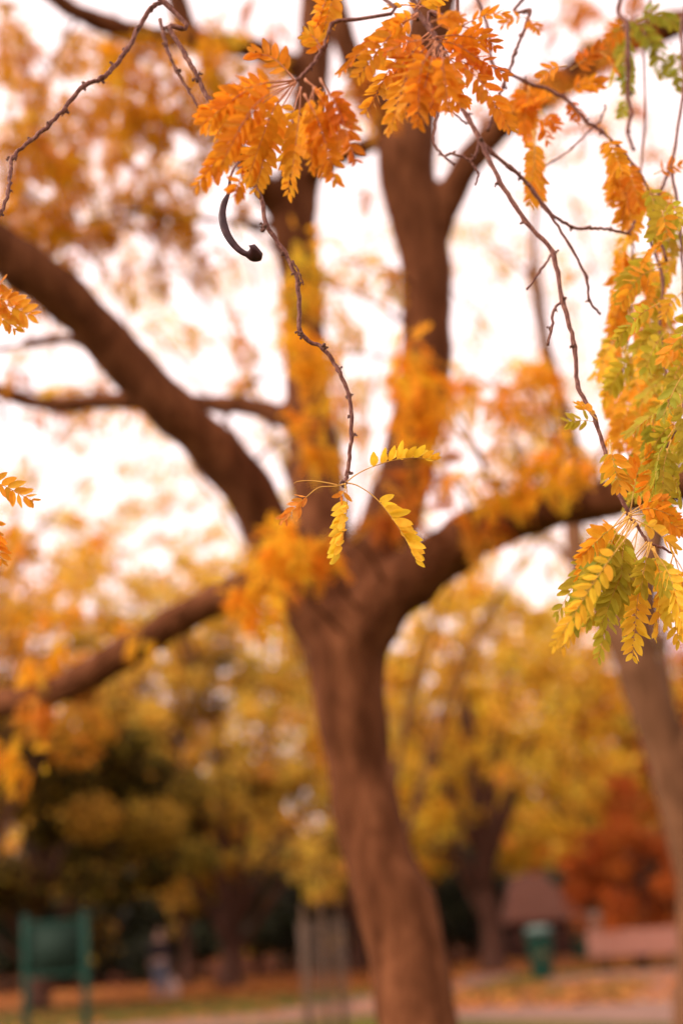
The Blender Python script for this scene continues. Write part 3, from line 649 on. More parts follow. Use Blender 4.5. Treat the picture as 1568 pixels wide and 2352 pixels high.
# --- seed pod
pp = np.array(catmull(pl([(528, 408), (526, 440), (514, 470), (511, 500), (520, 535), (540, 565), (562, 582), (580, 584), (594, 572)], 1.90), 6))
n = len(pp); w = np.interp(np.linspace(0, 1, n), [0, .08, .14, .22, .45, .65, .78, .84, .92, 1], [5, 10, 8, 15, 19, 15, 13, 30, 46, 30])
pod = empty('seed_pod', pp[0]); tag(pod, 'dark purple curled seed pod hanging below the orange leaves', 'seed pod')
T = np.gradient(pp, axis=0); V = []; F = []
for i in range(n):
    t = nrmz(T[i]); f = nrmz(TOCAM - t * np.dot(TOCAM, t)); s = np.cross(t, f); r = RW(pp[i], w[i])
    if i > n * 0.72: f, s = nrmz(f + s * 0.3), nrmz(s - f * 0.3)
    bul = 1 + 0.12 * math.sin(i * 1.4)
    for k in range(12):
        a = 2 * math.pi * k / 12; V.append(pp[i] + s * math.cos(a) * r + f * math.sin(a) * r * 0.38 * bul)
for i in range(n - 1):
    for k in range(12): k2 = (k + 1) % 12; F.append((i * 12 + k, i * 12 + k2, i * 12 + 12 + k2, i * 12 + 12 + k))
F += [tuple(range(12))[::-1], tuple((n - 1) * 12 + k for k in range(12))]
part('pod', V, F, POD, pod)
part('stalk', *tube(catmull(pl([(545, 372, 1.945), (536, 390, 1.92), (528, 410, 1.90)], 1.9), 5), np.linspace(0.0016, 0.002, 11), 8), TWIG, pod)

def hang_leaf(root, b, tip, Y, col, npair=8, ll=0.027, sag=0.10, dY=0.0, **kw):
    p0 = PY(b[0], b[1], Y); p1 = PY(tip[0], tip[1], Y + dY); L = np.linalg.norm(p1 - p0)
    mid = (p0 + p1) / 2 + np.array([0, 0, sag * L]) + rng.normal(0, 0.03 * L, 3)
    npair = int(np.clip(round(L * (1 - kw.get('petiole', 0.2)) / 0.0098), 4, 12))
    add_leaf(root, [p0, mid, p1], col, npair, ll * (1 if L > 0.07 else 0.8), **kw)

def thicken(lst, times, jb=14, jt=34):
    out = list(lst)
    for _ in range(times):
        for q in lst:
            b, t = q[0], q[1]
            out.append(((b[0] + rng.normal(0, jb * .5), b[1] + rng.normal(0, jb * .5)), (t[0] + rng.normal(0, jt), t[1] + rng.normal(0, jt)), q[2]) + tuple(q[3:]))
    return out
# --- 2: orange leaves radiating from a node at the top centre
Y2 = 1.58
h2, up2 = hb('thin twig with a fan of large orange leaves above the seed pod', 770, 0, Y2)
add_twig(h2, [(790, -40), (760, 55), (742, 110), (712, 155), (680, 186)], 10, 8, Y2, up=up2, spur=0.9)
for b, t, c, npair in thicken([((680, 188), (450, 430), OR, 11), ((680, 188), (472, 300), YO, 9), ((676, 185), (455, 268), OR, 8), ((680, 188), (566, 420), YO, 9), ((676, 190), (508, 378), OR, 9), 
                ((690, 200), (670, 405), YO, 8), ((700, 215), (745, 405), OR, 9), ((720, 200), (715, 390), YO, 8), ((735, 180), (795, 330), DO, 7), ((700, 180), (775, 290), OR, 7), ((735, 120), (712, 95), OR, 4), ((740, 110), (715, 75), YO, 5), ((680, 186), (575, 120), OR, 6), ((560, 400), (540, 450), OR, 6)], 1, 6, 26)[:26]:
    hang_leaf(h2, b, t, Y2 + rng.normal(0, 0.03), c, npair, 0.0238, 0.16, red=True, petiole=0.22, skip=0.04)
# a spray close to the lens at the top edge
for b, t, c in [((770, -40), (718, 88), OR), ((790, -40), (745, 60), YO)]:
    hang_leaf(h2, b, t, 1.6, c, 8, 0.026, 0.1, red=True)

# --- 3: right main twig with side twigs
h3, up3 = hb('long knobbly twig running down to the green and gold leaf cluster', 950, 0, 2.12)
add_twig(h3, [(935, -30), (960, 30), (1000, 90), (1040, 205), (1070, 265), (1102, 322), (1150, 420), (1206, 508), (1268, 580), (1290, 690), (1318, 795), (1328, 890), (1368, 970), (1402, 1090), (1442, 1182)], 14, 10, 2.10, up=up3, dY=-0.04)
add_twig(h3, [(1108, 330), (1165, 382), (1195, 405), (1245, 470), (1305, 560), (1345, 640), (1352, 690), (1378, 722)], 9, 6, 2.12, dY=0.08)
add_twig(h3, [(1118, 345), (1190, 400), (1260, 485), (1312, 522), (1352, 524), (1400, 527), (1440, 535), (1456, 508)], 9, 6, 2.14, dY=0.1)
add_twig(h3, [(1290, 690), (1272, 712), (1266, 755), (1258, 792)], 7, 6, 2.08)
add_twig(h3, [(1268, 580), (1240, 625), (1208, 665)], 6, 5, 2.12)
add_twig(h3, [(1102, 322), (1090, 360), (1076, 366), (1040, 352), (1025, 356)], 6, 6, 2.1)
add_twig(h3, [(1080, 366), (1090, 385), (1098, 400), (1092, 425)], 6, 4, 2.1)
add_twig(h3, [(990, 190), (1005, 255), (995, 318), (1012, 352), (1042, 378)], 7, 6, 2.14)
add_twig(h3, [(930, 205), (980, 240), (1030, 252), (1072, 285)], 5, 6, 2.16)
add_twig(h3, [(1442, 1182), (1462, 1208), (1490, 1245), (1545, 1270)], 8, 6, 2.06)
# top orange mass on a twig of its own, nearer the lens
h3b, up3b = hb('short twig with a dense fan of deep orange leaves over the dark upright stem', 1000, 0, 1.6)
add_twig(h3b, [(1030, -60), (985, 30), (1000, 92), (1018, 130)], 9, 7, 1.6, up=up3b)
add_twig(h3b, [(985, 30), (1025, 45), (1062, 62)], 6, 4, 1.6)
for b, t, c in thicken([((960, 30), (880, 120), OR), ((960, 30), (905, 60), YO), ((990, 80), (905, 170), DO), ((1000, 90), (880, 215), OR), ((1000, 95), (925, 270), YO), ((1005, 100), (960, 290), OR), ((1010, 110), (990, 250), DO), ((1015, 120), (1030, 255), OR), ((1020, 130), (1075, 240), OR), ((1000, 85), (1090, 130), DO), ((1000, 85), (1110, 90), OR), ((990, 70), (1060, 40), OR), ((960, 20), (1020, -10), YO), ((1020, 130), (1120, 185), DO), ((1010, 110), (1050, 190), OR), ((960, 30), (820, 180), YO), ((960, 35), (780, 170), OR), ((985, 75), (840, 260), YO), ((1000, 100), (890, 300), YO), ((1060, 60), (1160, 30), OR), ((1060, 60), (1140, 110), DO)], 1, 20, 36)[:36]:
    hang_leaf(h3b, b, t, 1.60 + rng.normal(0, 0.05), c, 8, 0.0235, 0.12, red=True, petiole=0.2, skip=0.05)
# the tuft at the tip, lower right
for b, t, c in thicken([((1442, 1185), (1335, 1318), YO), ((1440, 1185), (1345, 1290), YO), ((1445, 1188), (1390, 1330), YG), ((1448, 1190), (1420, 1370), YG), ((1450, 1190), (1310, 1420), YG), ((1446, 1188), (1325, 1385), GR),
                ((1455, 1195), (1345, 1440), YG), ((1460, 1200), (1290, 1490), YEL), ((1465, 1205), (1430, 1460), YG), ((1490, 1245), (1405, 1410), YG), ((1490, 1245), (1470, 1360), YG), ((1490, 1250), (1440, 1430), YEL), ((1495, 1250), (1540, 1380), YEL), ((1500, 1255), (1560, 1480), YEL), ((1545, 1270), (1530, 1440), YEL), ((1545, 1270), (1590, 1420), YO),
                ((1442, 1180), (1530, 1150), OR), ((1444, 1182), (1545, 1185), OR), ((1446, 1184), (1560, 1215), YO), ((1450, 1190), (1550, 1260), YEL), ((1400, 1010), (1425, 1125), YO), ((1395, 1015), (1400, 1110), YG), ((1370, 970), (1300, 970), YG), ((1372, 965), (1330, 930), YO)], 1, 10, 30)[:42]:
    hang_leaf(h3, b, t, 2.02 + rng.normal(0, 0.06), c, 8, 0.026, 0.10, petiole=0.25, skip=0.03)

# --- 4: thin crossing twig, top right
h4, up4 = hb('thin straight twig with dark buds crossing behind the knobbly twig', 1215, 0, 2.2)
add_twig(h4, [(1228, -30), (1218, 25), (1198, 80), (1180, 125), (1176, 142), (1155, 195), (1140, 240), (1118, 300)], 9, 8, 2.2, up=up4, spur=1.3)
for b, t, c in [((1210, 40), (1150, 60), OR), ((1210, 40), (1235, 70), OR)]:
    hang_leaf(h4, b, t, 2.15, c, 5, 0.024, 0.1, red=True)
# --- 5: twig slanting right with hanging golden leaves
h5, up5 = hb('slanting twig strung with hanging golden leaves in front of the right limb', 1130, 40, 2.25)
add_twig(h5, [(1080, -40), (1128, 142), (1160, 162), (1202, 186), (1292, 222), (1345, 278), (1382, 302), (1432, 352), (1470, 402), (1495, 450), (1505, 510), (1530, 600)], 10, 7, 2.25, up=up5)
add_twig(h5, [(1388, 240), (1382, 268), (1365, 290), (1312, 340), (1270, 372), (1228, 392)], 5, 4, 2.3)
for b, t, c in thicken([((1215, 195), (1212, 330), OR), ((1200, 190), (1200, 260), OR), ((1222, 300), (1215, 470), YO), ((1225, 300), (1228, 440), YO), ((1240, 255), (1258, 330), DO), ((1290, 222), (1200, 250), OR), ((1290, 222), (1360, 190), OR), ((1300, 225), (1330, 270), DO), ((1390, 300), (1430, 400), YO), ((1432, 352), (1400, 470), YO), ((1435, 355), (1470, 480), OR), ((1440, 360), (1440, 500), YO), ((1460, 390), (1425, 520), YO), ((1490, 440), (1540, 480), OR), ((1500, 400), (1560, 380), OR), ((1300, 150), (1240, 180), OR), ((1310, 160), (1380, 110), DO), ((1380, 120), (1420, 170), OR)], 1, 12, 20)[:30]:
    hang_leaf(h5, b, t, 2.3 + rng.normal(0, 0.08), c, 8, 0.026, 0.08, petiole=0.2)
# --- 6: right edge, dense mass of yellow and green leaves
h6, up6 = hb('grey hanging twig with olive leaves at its top by the heavy right limb', 1440, 0, 2.45)
add_twig(h6, [(1446, -40), (1440, 60), (1442, 150), (1440, 215), (1448, 260), (1440, 300), (1455, 345)], 12, 9, 2.45, up=up6)
for b, t, c in [((1440, 20), (1425, 130), GR), ((1440, 30), (1500, 110), GR), ((1445, 60), (1440, 220), GR), ((1450, 20), (1560, 60), GR), ((1480, 60), (1520, 180), GR), ((1440, 110), (1400, 190), YG), ((1440, 215), (1425, 270), GR), ((1540, 100), (1560, 210), GR), ((1450, 40), (1400, 100), OR)]:
    hang_leaf(h6, b, t, 2.48 + rng.normal(0, 0.04), c, 7, 0.028, 0.08, red=True)
h7, up7 = hb('dense curtain of yellow and olive leaves trailing beside the knobbly twig', 1560, 200, 2.3)
tw = add_twig(h7, [(1600, -40), (1570, 200), (1540, 380), (1500, 470), (1490, 540), (1520, 640), (1515, 760), (1535, 900), (1520, 1020), (1545, 1120)], 10, 6, 2.35, up=up7, dY=-0.1)
tw2 = add_twig(h7, [(1540, 380), (1560, 520), (1570, 700), (1575, 900), (1590, 1150)], 8, 5, 2.3)
cols7 = [YO, YEL, YEL, YG, YG, YEL, YG]
k = 0
for yy in range(420, 1150, 36):
    for rep in range(3):
        bx = 1535 + rng.normal(0, 26); by = yy + rng.normal(0, 14)
        dx = rng.choice([-1, -1, -0.6, 0.3]) * rng.uniform(30, 110); dy = rng.uniform(50, 130)
        edge = 1395 if 560 < yy < 900 else 1420
        tx = max(edge, bx + dx)
        c = cols7[int(rng.integers(0, len(cols7)))] if yy < 950 else [YG, GR, YG, YO, YG][int(rng.integers(0, 5))]
        if k < 58: hang_leaf(h7, (bx, by), (tx, by + dy), float(rng.choice([2.1, 2.25, 2.35, 2.48])) + rng.normal(0, 0.05), c, 7, 0.027, 0.1, petiole=0.18)
        k += 1
h7b, up7b = hb('trailing yellow leaf spray reaching furthest into the bright gap beside the curtain', 1460, 500, 2.5)
add_twig(h7b, [(1520, -60), (1480, 300), (1455, 520), (1450, 640), (1445, 760), (1420, 900)], 7, 4, 2.5, up=up7b)
for yy in range(560, 960, 36):
    for rep in (0, 1, 2):
        bx = 1450 + rng.normal(0, 15); tx = bx + rng.choice([-1, 1]) * rng.uniform(15, 60)
        hang_leaf(h7b, (bx, yy), (tx, yy + rng.uniform(60, 120)), 2.5 + rng.normal(0, 0.06), [YO, YEL, YG, YO, OR][int(rng.integers(0, 5))], 7, 0.028, 0.1, petiole=0.18)
h7c, up7c = hb('olive green leaf spray hanging at the tip of the leafy curtain', 1560, 900, 2.1)
add_twig(h7c, [(1640, -60), (1620, 400), (1590, 800), (1560, 960), (1530, 1030)], 7, 4, 2.1, up=up7c)
for b, t, c in [((1560, 960), (1480, 1060), YG), ((1550, 980), (1500, 1120), GR), ((1540, 1010), (1520, 1130), YG), ((1560, 900), (1590, 1050), YG), ((1575, 850), (1520, 960), GR), ((1565, 930), (1440, 1000), YG), ((1530, 1030), (1490, 1140), YEL), ((1530, 1030), (1560, 1150), YG), ((1580, 820), (1540, 900), YG), ((1585, 760), (1520, 830), YO), ((1590, 700), (1560, 800), YG)]:
    hang_leaf(h7c, b, t, 2.1 + rng.normal(0, 0.05), c, 7, 0.027, 0.1)
# --- 7: leaves entering at the left edge
h8, up8 = hb('leafy twig tip with orange leaflets in front of the heavy left limb', -60, 300, 1.75)
add_twig(h8, [(-260, 100), (-180, 400), (-110, 620), (-60, 700)], 7, 5, 1.75, up=up8)
for b, t, c in [((-60, 700), (40, 690), OR), ((-60, 700), (75, 725), YO), ((-55, 700), (40, 760), YO), ((-60, 690), (10, 650), OR)]:
    hang_leaf(h8, b, t, 1.7, c, 7, 0.027, 0.08)
h9, up9 = hb('single yellow leaf reaching in past the pale gap under the left limb', -80, 900, 2.05)
add_twig(h9, [(-400, 100), (-300, 500), (-200, 900), (-110, 1080), (-70, 1090)], 7, 5, 1.88, up=up9)
hang_leaf(h9, (-70, 1088), (78, 1152), 1.88, YO, 10, 0.024, 0.12)
hang_leaf(h9, (-70, 1095), (8, 1290), 1.85, OR, 9, 0.024, 0.05)

for nm, lst in MERGED.items():          # the leaflets past the first 300 of a branch
    V = np.concatenate([w[LF] for w, c in lst]); cc = np.repeat(np.array([c for w, c in lst]), len(LF), axis=0)
    tag(soup('leaflets', V, cc, LEAFMASS, bpy.data.objects[nm]), kind='stuff')

# ------------------------------------------------------------------ park furniture
GREEN = surf('green_paint', (0.004, 0.032, 0.02), (0.008, 0.055, 0.034), 6, 0.55, 0.05, (1, 1, 1), None, 0.2)
GREEN2 = surf('green_board', (0.012, 0.026, 0.018), (0.02, 0.036, 0.026), 3, 0.8, 0.02, spec=0.1)
LIDM = surf('pale_lid', (0.07, 0.12, 0.10), (0.12, 0.17, 0.15), 8, 0.4, 0.05)
GOLD = surf('gilt', (0.22, 0.13, 0.04), (0.3, 0.18, 0.06), 20, 0.5, 0.0)
WOOD = surf('weathered_slat', (0.23, 0.10, 0.07), (0.33, 0.15, 0.108), 4, 0.75, 0.4, (0.6, 6, 6), None, 0.2, 8, 14, 0.004)
IRON = surf('dark_iron', (0.03, 0.02, 0.018), (0.06, 0.035, 0.03), 10, 0.6, 0.2)
ROOF = surf('roof_tile', (0.19, 0.085, 0.06), (0.27, 0.125, 0.09), 5, 0.85, 0.4)
CREAM = surf('cream_wall', (0.62, 0.47, 0.36), (0.72, 0.56, 0.44), 3, 0.85, 0.1)
BRICK = surf('dark_brick', (0.07, 0.03, 0.022), (0.12, 0.05, 0.035), 8, 0.9, 0.3)

def litter_bin(label, px, py, Y, hscale=1.0, lid=LIDM):
    b = PY(px, py, Y); c = np.array([b[0], Y, 0.0]); root = empty('litter_bin', c); tag(root, label, 'litter bin', 'round park litter bins')
    s = hscale
    part('body', *lathe(c, [(0.235 * s, 0.0), (0.24 * s, 0.03), (0.245 * s, 0.05), (0.305 * s, 0.86 * s), (0.31 * s, 0.88 * s), (0.29 * s, 0.885 * s)], 28), GREEN, root)
    part('collar', *lathe(c, [(0.31 * s, 0.87 * s), (0.335 * s, 0.885 * s), (0.335 * s, 0.95 * s), (0.31 * s, 0.965 * s)], 28), GREEN, root)
    for k in range(4):
        a = k * math.pi / 2 + 0.5; q = c + [math.cos(a) * 0.285 * s, math.sin(a) * 0.285 * s, 1.0 * s]
        part('hood_post', *box(q, (0.05, 0.10, 0.14 * s), a, 0.008), GREEN, root)
    part('hood', *lathe(c, [(0.32 * s, 1.03 * s), (0.325 * s, 1.06 * s), (0.30 * s, 1.12 * s), (0.23 * s, 1.165 * s), (0.12 * s, 1.19 * s), (0.02, 1.195 * s)], 28), lid, root)
    part('emblem', *(lambda V, F: ([(v[0], v[1] - 0.289 * s, v[2] + 0.52 * s) for v in [(c[0] + 0.1 * math.cos(k * .524) , c[1], 0.1 * math.sin(k * .524)) for k in range(12)]] + [(c[0] + 0.075 * math.cos(k * .524), c[1] - 0.297 * s, 0.52 * s + 0.075 * math.sin(k * .524)) for k in range(12)], [(k, (k + 1) % 12, 12 + (k + 1) % 12, 12 + k) for k in range(12)]))(0, 0), GOLD, root)
    return root
litter_bin('green litter bin with pale domed hood standing on the leafy verge', 1240, 2180, 35.0)
litter_bin('darker green litter bin half hidden behind the bench end', 1333, 2170, 45.0, 0.92, GREEN)

# bench seen from behind
bl = G(1350, 2262); br_ = PY(1560, 2150, 34.6); br_ = np.array([br_[0], 34.6, 0]); bl = PY(1347, 2165, 36.2); bl = np.array([bl[0], 36.2, 0])
bc = (bl + br_) / 2; bd = br_ - bl; bL = np.linalg.norm(bd); brz = math.atan2(bd[1], bd[0]); bench = empty('park_bench', bc)
tag(bench, 'park bench with broad pinkish slatted back and dark iron legs', 'bench')
bx_, by_ = nrmz(bd), np.array([-math.sin(brz), math.cos(brz), 0])
for k in range(5):
    part('back_slat', *box(bc + by_ * (0.02 - 0.012 * k) * -1 + [0, 0, 0.42 + k * 0.118], (bL, 0.03, 0.108), brz, 0.006), WOOD, bench)
for k in range(4):
    part('seat_slat', *box(bc + by_ * (0.12 + k * 0.105) + [0, 0, 0.40], (bL, 0.095, 0.03), brz, 0.006), WOOD, bench)
for t in (-0.38, 0.40):
    q = bc + bx_ * t * bL
    lf = part('leg', *join([box(q + by_ * 0.05 + [0, 0, 0.205], (0.05, 0.06, 0.41), brz), box(q + by_ * 0.45 + [0, 0, 0.205], (0.05, 0.06, 0.41), brz), box(q + by_ * 0.27 + [0, 0, 0.395], (0.05, 0.46, 0.035), brz)]), IRON, bench)
    part('back_support', *box(q + by_ * 0.055 + [0, 0, 0.72], (0.05, 0.03, 0.60), brz), IRON, bench)

# green notice board on two posts
Yb = 20.5; p0 = PY(60, 2200, Yb); p1 = PY(197, 2200, Yb); nb = empty('notice_board', ((p0[0] + p1[0]) / 2, Yb, 0)); tag(nb, 'dark green notice board on two slim posts', 'notice board')
for p in (p0, p1):
    part('post', *box((p[0], Yb, 0.96), (0.09, 0.09, 1.92), 0, 0.008), GREEN, nb)
    part('post_cap', *lathe((p[0], Yb, 1.92), [(0.07, 0), (0.07, 0.02), (0.02, 0.05)], 10), GREEN, nb)
zc = 1.50; wd = p1[0] - p0[0] - 0.09
part('panel', *box(((p0[0] + p1[0]) / 2, Yb, zc), (wd - 0.005, 0.04, 0.66)), GREEN2, nb)
for dz in (-0.345, 0.345): part('rail', *box(((p0[0] + p1[0]) / 2, Yb - 0.005, zc + dz), (wd - 0.004, 0.06, 0.05), 0, 0.006), GREEN, nb)

# young tree inside a wire guard
Yg = 21.5; pg = PY(745, 2250, Yg); cg = np.array([pg[0], Yg, 0.0]); gd = empty('tree_guard', cg); tag(gd, 'tall wire mesh guard with stakes around a young tree', 'tree guard')
WIRE = surf('galvanised_wire', (0.14, 0.09, 0.06), (0.2, 0.13, 0.09), 20, 0.5, 0.0)
STAKE = surf('stake_wood', (0.075, 0.042, 0.022), (0.12, 0.068, 0.036), 6, 0.85, 0.3, (3, 3, 0.4))
rg = 0.33; hg = 1.62
for k in range(30):
    a = 2 * math.pi * k / 30; q = cg + [rg * math.cos(a), rg * math.sin(a), 0]
    part('wire', *tube([q, q + [0, 0, hg / 2], q + [0, 0, hg]], [0.0028] * 3, 4), WIRE, gd)
for j in range(18):
    z = 0.06 + j * (hg - 0.08) / 17
    V, F = tube([cg + [(rg + 0.006) * math.cos(t), (rg + 0.006) * math.sin(t), z] for t in np.linspace(0, 2 * math.pi, 25)], [0.0028] * 25, 4); part('hoop', V, F, WIRE, gd)
for k in range(3):
    a = 2 * math.pi * k / 3 + 0.6; q = cg + [(rg - 0.05) * math.cos(a), (rg - 0.05) * math.sin(a), 0.93]; part('stake', *box(q, (0.06, 0.06, 1.86), a, 0.008), STAKE, gd)
yt = empty('young_tree', cg); tag(yt, 'young tree with small dull green crown inside the wire guard', 'tree')
pth = catmull([cg, cg + [0.02, 0, 0.9], cg + [-0.02, 0.01, 2.0], cg + [0.0, 0, 2.9]], 5); part('trunk', *tube(pth, np.linspace(0.03, 0.008, len(pth)), 8), BARK2, yt)
_o, cs = clump_crown('crown', yt, cg, 3.1, 0.55, 1.9, OLIVE + [(0.14, 0.13, 0.03)], 900, (0.06, 0.1), 16, clump_r=0.25)
for c in cs[:7]:
    s = np.array(pth[int(min(len(pth) - 1, (c[2] - 0.3) / 2.9 * len(pth)))]); q = catmull([s, (s + c) / 2 + [0, 0, 0.05], c], 3); part('limb', *tube(q, np.linspace(0.009, 0.003, len(q)), 5), BARK2, yt)

# round russet tree behind the bench
rb = PY(1470, 2170, 37); rc = np.array([rb[0], 37, 0.0]); rt = empty('russet_shrub', rc); tag(rt, 'rounded russet red shrub behind the bench', 'shrub')
clump_crown('foliage', rt, rc, 4.6, 1.75, 0.25, [(c[0] * .72, c[1] * .72, c[2] * .8) for c in RED], 15000, (0.09, 0.15), 75, clump_r=0.55, taper=1.1)
for k in range(5):
    a = k * 1.27; e = rc + [math.cos(a) * 0.8, math.sin(a) * 0.8, 2.8]; q = catmull([rc + [math.cos(a) * .08, math.sin(a) * .08, 0], (rc + e) / 2 + [0, 0, 0.3], e], 4); part('stem', *tube(q, np.linspace(0.06, 0.02, len(q)), 6), BARKD, rt)

# low park building, its eaves near the ground
b0 = PY(1262, 2110, 48.5); bc2 = np.array([b0[0], 48.5, 0.0]); pb = empty('park_building', bc2); tag(pb, 'small low park hut with brown tiled roof and a pale end wall', 'building')
part('wall', *box(bc2 + [-0.15, 1.5, 0.62], (2.1, 2.4, 1.24)), BRICK, pb)
part('end_wall', *box(bc2 + [1.3, 0.9, 0.66], (0.75, 1.6, 1.32)), CREAM, pb)
xl, xr, yf, yb_, ze, zr = bc2[0] - 1.45, bc2[0] + 1.2, 48.4, 51.4, 1.25, 2.75
V = [(xl, yf, ze), (xr, yf, ze), (xr, yb_, ze), (xl, yb_, ze), (xl + 0.5, 49.9, zr), (xr - 1.2, 49.9, zr), (xl, yf, ze - 0.12), (xr, yf, ze - 0.12), (xr, yb_, ze - 0.12), (xl, yb_, ze - 0.12)]
F = [(0, 1, 5, 4), (1, 2, 5), (2, 3, 4, 5), (3, 0, 4), (6, 9, 8, 7), (0, 6, 7, 1), (1, 7, 8, 2), (2, 8, 9, 3), (3, 9, 6, 0)]
rf = part('roof', V, F, ROOF, pb, smooth=False)

# ------------------------------------------------------------------ person and dog under the far trees
def skin(name, verts, edges, radii, mat, parent, sub=2):
    off = world_loc(parent)
    me = bpy.data.meshes.new(name); me.from_pydata([tuple(map(float, np.asarray(v))) for v in verts], edges, [])
    ob = new_obj(name + '_tmp', me); ob.modifiers.new('s', 'SKIN'); sv = me.skin_vertices[0].data
    for i, r in enumerate(radii): sv[i].radius = (r, r) if not isinstance(r, tuple) else r
    sv[0].use_root = True
    sb_ = ob.modifiers.new('u', 'SUBSURF'); sb_.levels = sub
    dg = bpy.context.evaluated_depsgraph_get(); dg.update()
    m2 = bpy.data.meshes.new_from_object(ob.evaluated_get(dg)); bpy.data.objects.remove(ob)
    m2.materials.clear(); m2.materials.append(mat); m2.polygons.foreach_set('use_smooth', [True] * len(m2.polygons))
    o = new_obj(name, m2, parent); return o
SKINM = surf('skin', (0.42, 0.24, 0.17), (0.5, 0.3, 0.22), 8, 0.6, 0.0)
JACK = surf('dark_jacket', (0.02, 0.014, 0.018), (0.035, 0.025, 0.03), 20, 0.8, 0.2)
JEAN = surf('blue_grey_jeans', (0.10, 0.11, 0.15), (0.16, 0.17, 0.22), 20, 0.85, 0.2)
HAIR = surf('brown_hair', (0.05, 0.02, 0.012), (0.09, 0.035, 0.02), 30, 0.6, 0.2)
SHOE = surf('shoe', (0.35, 0.28, 0.26), (0.45, 0.38, 0.35), 10, 0.6, 0.0)
FUR = surf('pale_fur', (0.50, 0.36, 0.32), (0.62, 0.47, 0.42), 20, 0.9, 0.3)
q = PY(368, 2230, 38.5); pc = np.array([q[0], 38.5, 0.0]); per = empty('person', pc); tag(per, 'person in dark jacket and blue grey jeans standing under the far trees', 'person')
bv = [(0, 0, 0.95), (0, 0, 1.12), (0, 0, 1.30), (0, 0, 1.43), (0, -0.01, 1.50), (0, -0.02, 1.60), (0, -0.02, 1.70),
      (0.18, 0, 1.40), (0.23, 0.02, 1.14), (0.24, -0.06, 0.90), (0.24, -0.09, 0.80), (-0.18, 0, 1.40), (-0.23, 0.02, 1.14), (-0.24, -0.05, 0.90), (-0.24, -0.08, 0.80),
      (0.09, 0, 0.86), (0.10, -0.01, 0.48), (0.10, 0.02, 0.09), (0.11, -0.13, 0.04), (-0.09, 0, 0.86), (-0.10, -0.02, 0.48), (-0.11, 0.0, 0.09), (-0.12, -0.15, 0.04)]
be = [(0, 1), (1, 2), (2, 3), (3, 4), (4, 5), (5, 6), (3, 7), (7, 8), (8, 9), (9, 10), (3, 11), (11, 12), (12, 13), (13, 14), (0, 15), (15, 16), (16, 17), (17, 18), (0, 19), (19, 20), (20, 21), (21, 22)]
brd = [(0.15, 0.10), (0.13, 0.09), (0.16, 0.10), (0.13, 0.08), 0.055, (0.078, 0.095), (0.07, 0.085), 0.06, 0.045, 0.034, 0.04, 0.06, 0.045, 0.034, 0.04, 0.085, 0.06, 0.042, 0.035, 0.085, 0.06, 0.042, 0.035]
skin('body', bv, be, brd, SKINM, per)
for s_ in (1, -1):      # fingers and thumb of each hand
    for f in range(5):
        a0 = np.array([s_ * (0.24 + (0.02 if f == 4 else 0)), -0.07 - 0.018 * (f - 1.5) if f < 4 else -0.10, 0.79]); a1 = a0 + [s_ * (-0.005 if f < 4 else 0.01), -0.01, -0.05 if f < 4 else -0.03]; a2 = a1 + [-s_ * 0.012, -0.008, (-0.035, -0.04, -0.035, -0.028, -0.02)[f]]
        V, F = tube([a0 + pc, a1 + pc, a2 + pc], [0.01, 0.009, 0.007], 6); part('finger', V, F, SKINM, per)
skin('jacket', [bv[0], bv[1], bv[2], (0, 0, 1.42), (0.18, 0, 1.40), bv[8], (0.24, -0.05, 0.91), (-0.18, 0, 1.40), bv[12], (-0.24, -0.04, 0.91)], [(0, 1), (1, 2), (2, 3), (3, 4), (4, 5), (5, 6), (3, 7), (7, 8), (8, 9)], [(0.19, 0.14), (0.18, 0.13), (0.20, 0.14), (0.16, 0.11), 0.085, 0.068, 0.055, 0.085, 0.068, 0.055], JACK, per)
skin('trousers', [(0, 0, 0.96), bv[15], bv[16], (0.10, 0.02, 0.11), bv[19], bv[20], (-0.11, 0.0, 0.11)], [(0, 1), (1, 2), (2, 3), (0, 4), (4, 5), (5, 6)], [(0.17, 0.12), 0.11, 0.085, 0.075, 0.11, 0.085, 0.075], JEAN, per)
for s_, v in ((1, bv[17]), (-1, bv[21])): part('shoe', *box(pc + [v[0], v[1] - 0.07, 0.05], (0.10, 0.28, 0.10), 0.1 * s_, 0.035), SHOE, per)
skin('hair', [(0, 0.02, 1.58), (0, 0.02, 1.68), (0, -0.01, 1.755)], [(0, 1), (1, 2)], [(0.085, 0.075), (0.1, 0.095), (0.06, 0.06)], HAIR, per)
for x in (-0.03, 0.03): part('eye', *lathe(pc + [x, -0.112, 1.64], [(0.004, -0.006), (0.011, 0.0), (0.004, 0.006)], 8), HAIR, per)
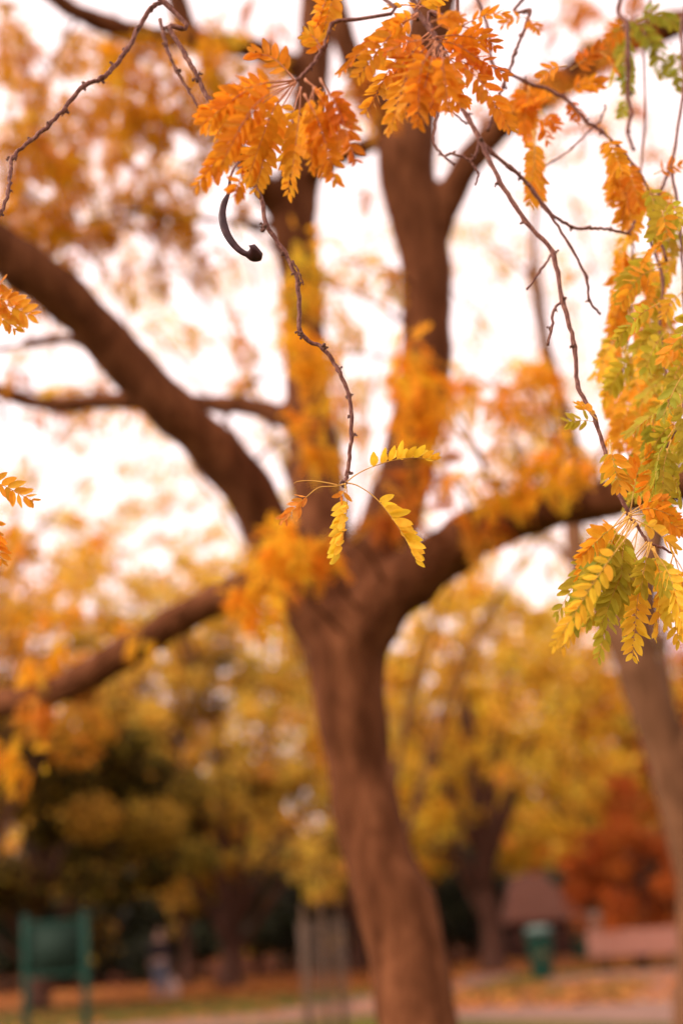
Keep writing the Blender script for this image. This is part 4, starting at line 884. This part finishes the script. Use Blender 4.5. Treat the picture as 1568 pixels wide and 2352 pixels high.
part('nose', *tube([pc + [0, -0.105, 1.64], pc + [0, -0.125, 1.60], pc + [0, -0.105, 1.595]], [0.01, 0.016, 0.01], 6), SKINM, per)
part('mouth', *box(pc + [0, -0.112, 1.56], (0.045, 0.012, 0.008)), BARKD, per)
for x in (-0.083, 0.083): part('ear', *box(pc + [x, -0.015, 1.625], (0.02, 0.035, 0.06), 0, 0.008), SKINM, per)
q = PY(398, 2250, 38.3); dc = np.array([q[0], 38.3, 0.0]); dog = empty('dog', dc); tag(dog, 'small pale dog standing beside the person', 'dog')
dv = [(0, 0.12, 0.30), (0, -0.05, 0.31), (0, -0.16, 0.33), (0, -0.23, 0.43), (0, -0.29, 0.46), (0, -0.37, 0.43), (0, 0.20, 0.34), (0, 0.28, 0.45),
      (0.07, -0.15, 0.22), (0.07, -0.14, 0.11), (0.07, -0.16, 0.02), (-0.07, -0.15, 0.22), (-0.07, -0.14, 0.11), (-0.07, -0.16, 0.02),
      (0.075, 0.09, 0.21), (0.075, 0.17, 0.11), (0.075, 0.14, 0.02), (-0.075, 0.09, 0.21), (-0.075, 0.17, 0.11), (-0.075, 0.14, 0.02), (0.05, -0.27, 0.53), (-0.05, -0.27, 0.53)]
de = [(0, 1), (1, 2), (2, 3), (3, 4), (4, 5), (0, 6), (6, 7), (2, 8), (8, 9), (9, 10), (2, 11), (11, 12), (12, 13), (0, 14), (14, 15), (15, 16), (0, 17), (17, 18), (18, 19), (4, 20), (4, 21)]
drd = [0.10, 0.11, 0.12, 0.075, 0.075, 0.035, 0.05, 0.02, 0.05, 0.034, 0.03, 0.05, 0.034, 0.03, 0.06, 0.032, 0.03, 0.06, 0.032, 0.03, 0.02, 0.02]
skin('body', dv, de, drd, FUR, dog)
part('nose', *lathe(dc + [0, -0.405, 0.435], [(0.004, -0.014), (0.016, 0.0), (0.004, 0.014)], 8), HAIR, dog)
for x in (-0.03, 0.03): part('eye', *lathe(dc + [x, -0.352, 0.49], [(0.003, -0.008), (0.009, 0.0), (0.003, 0.008)], 6), HAIR, dog)
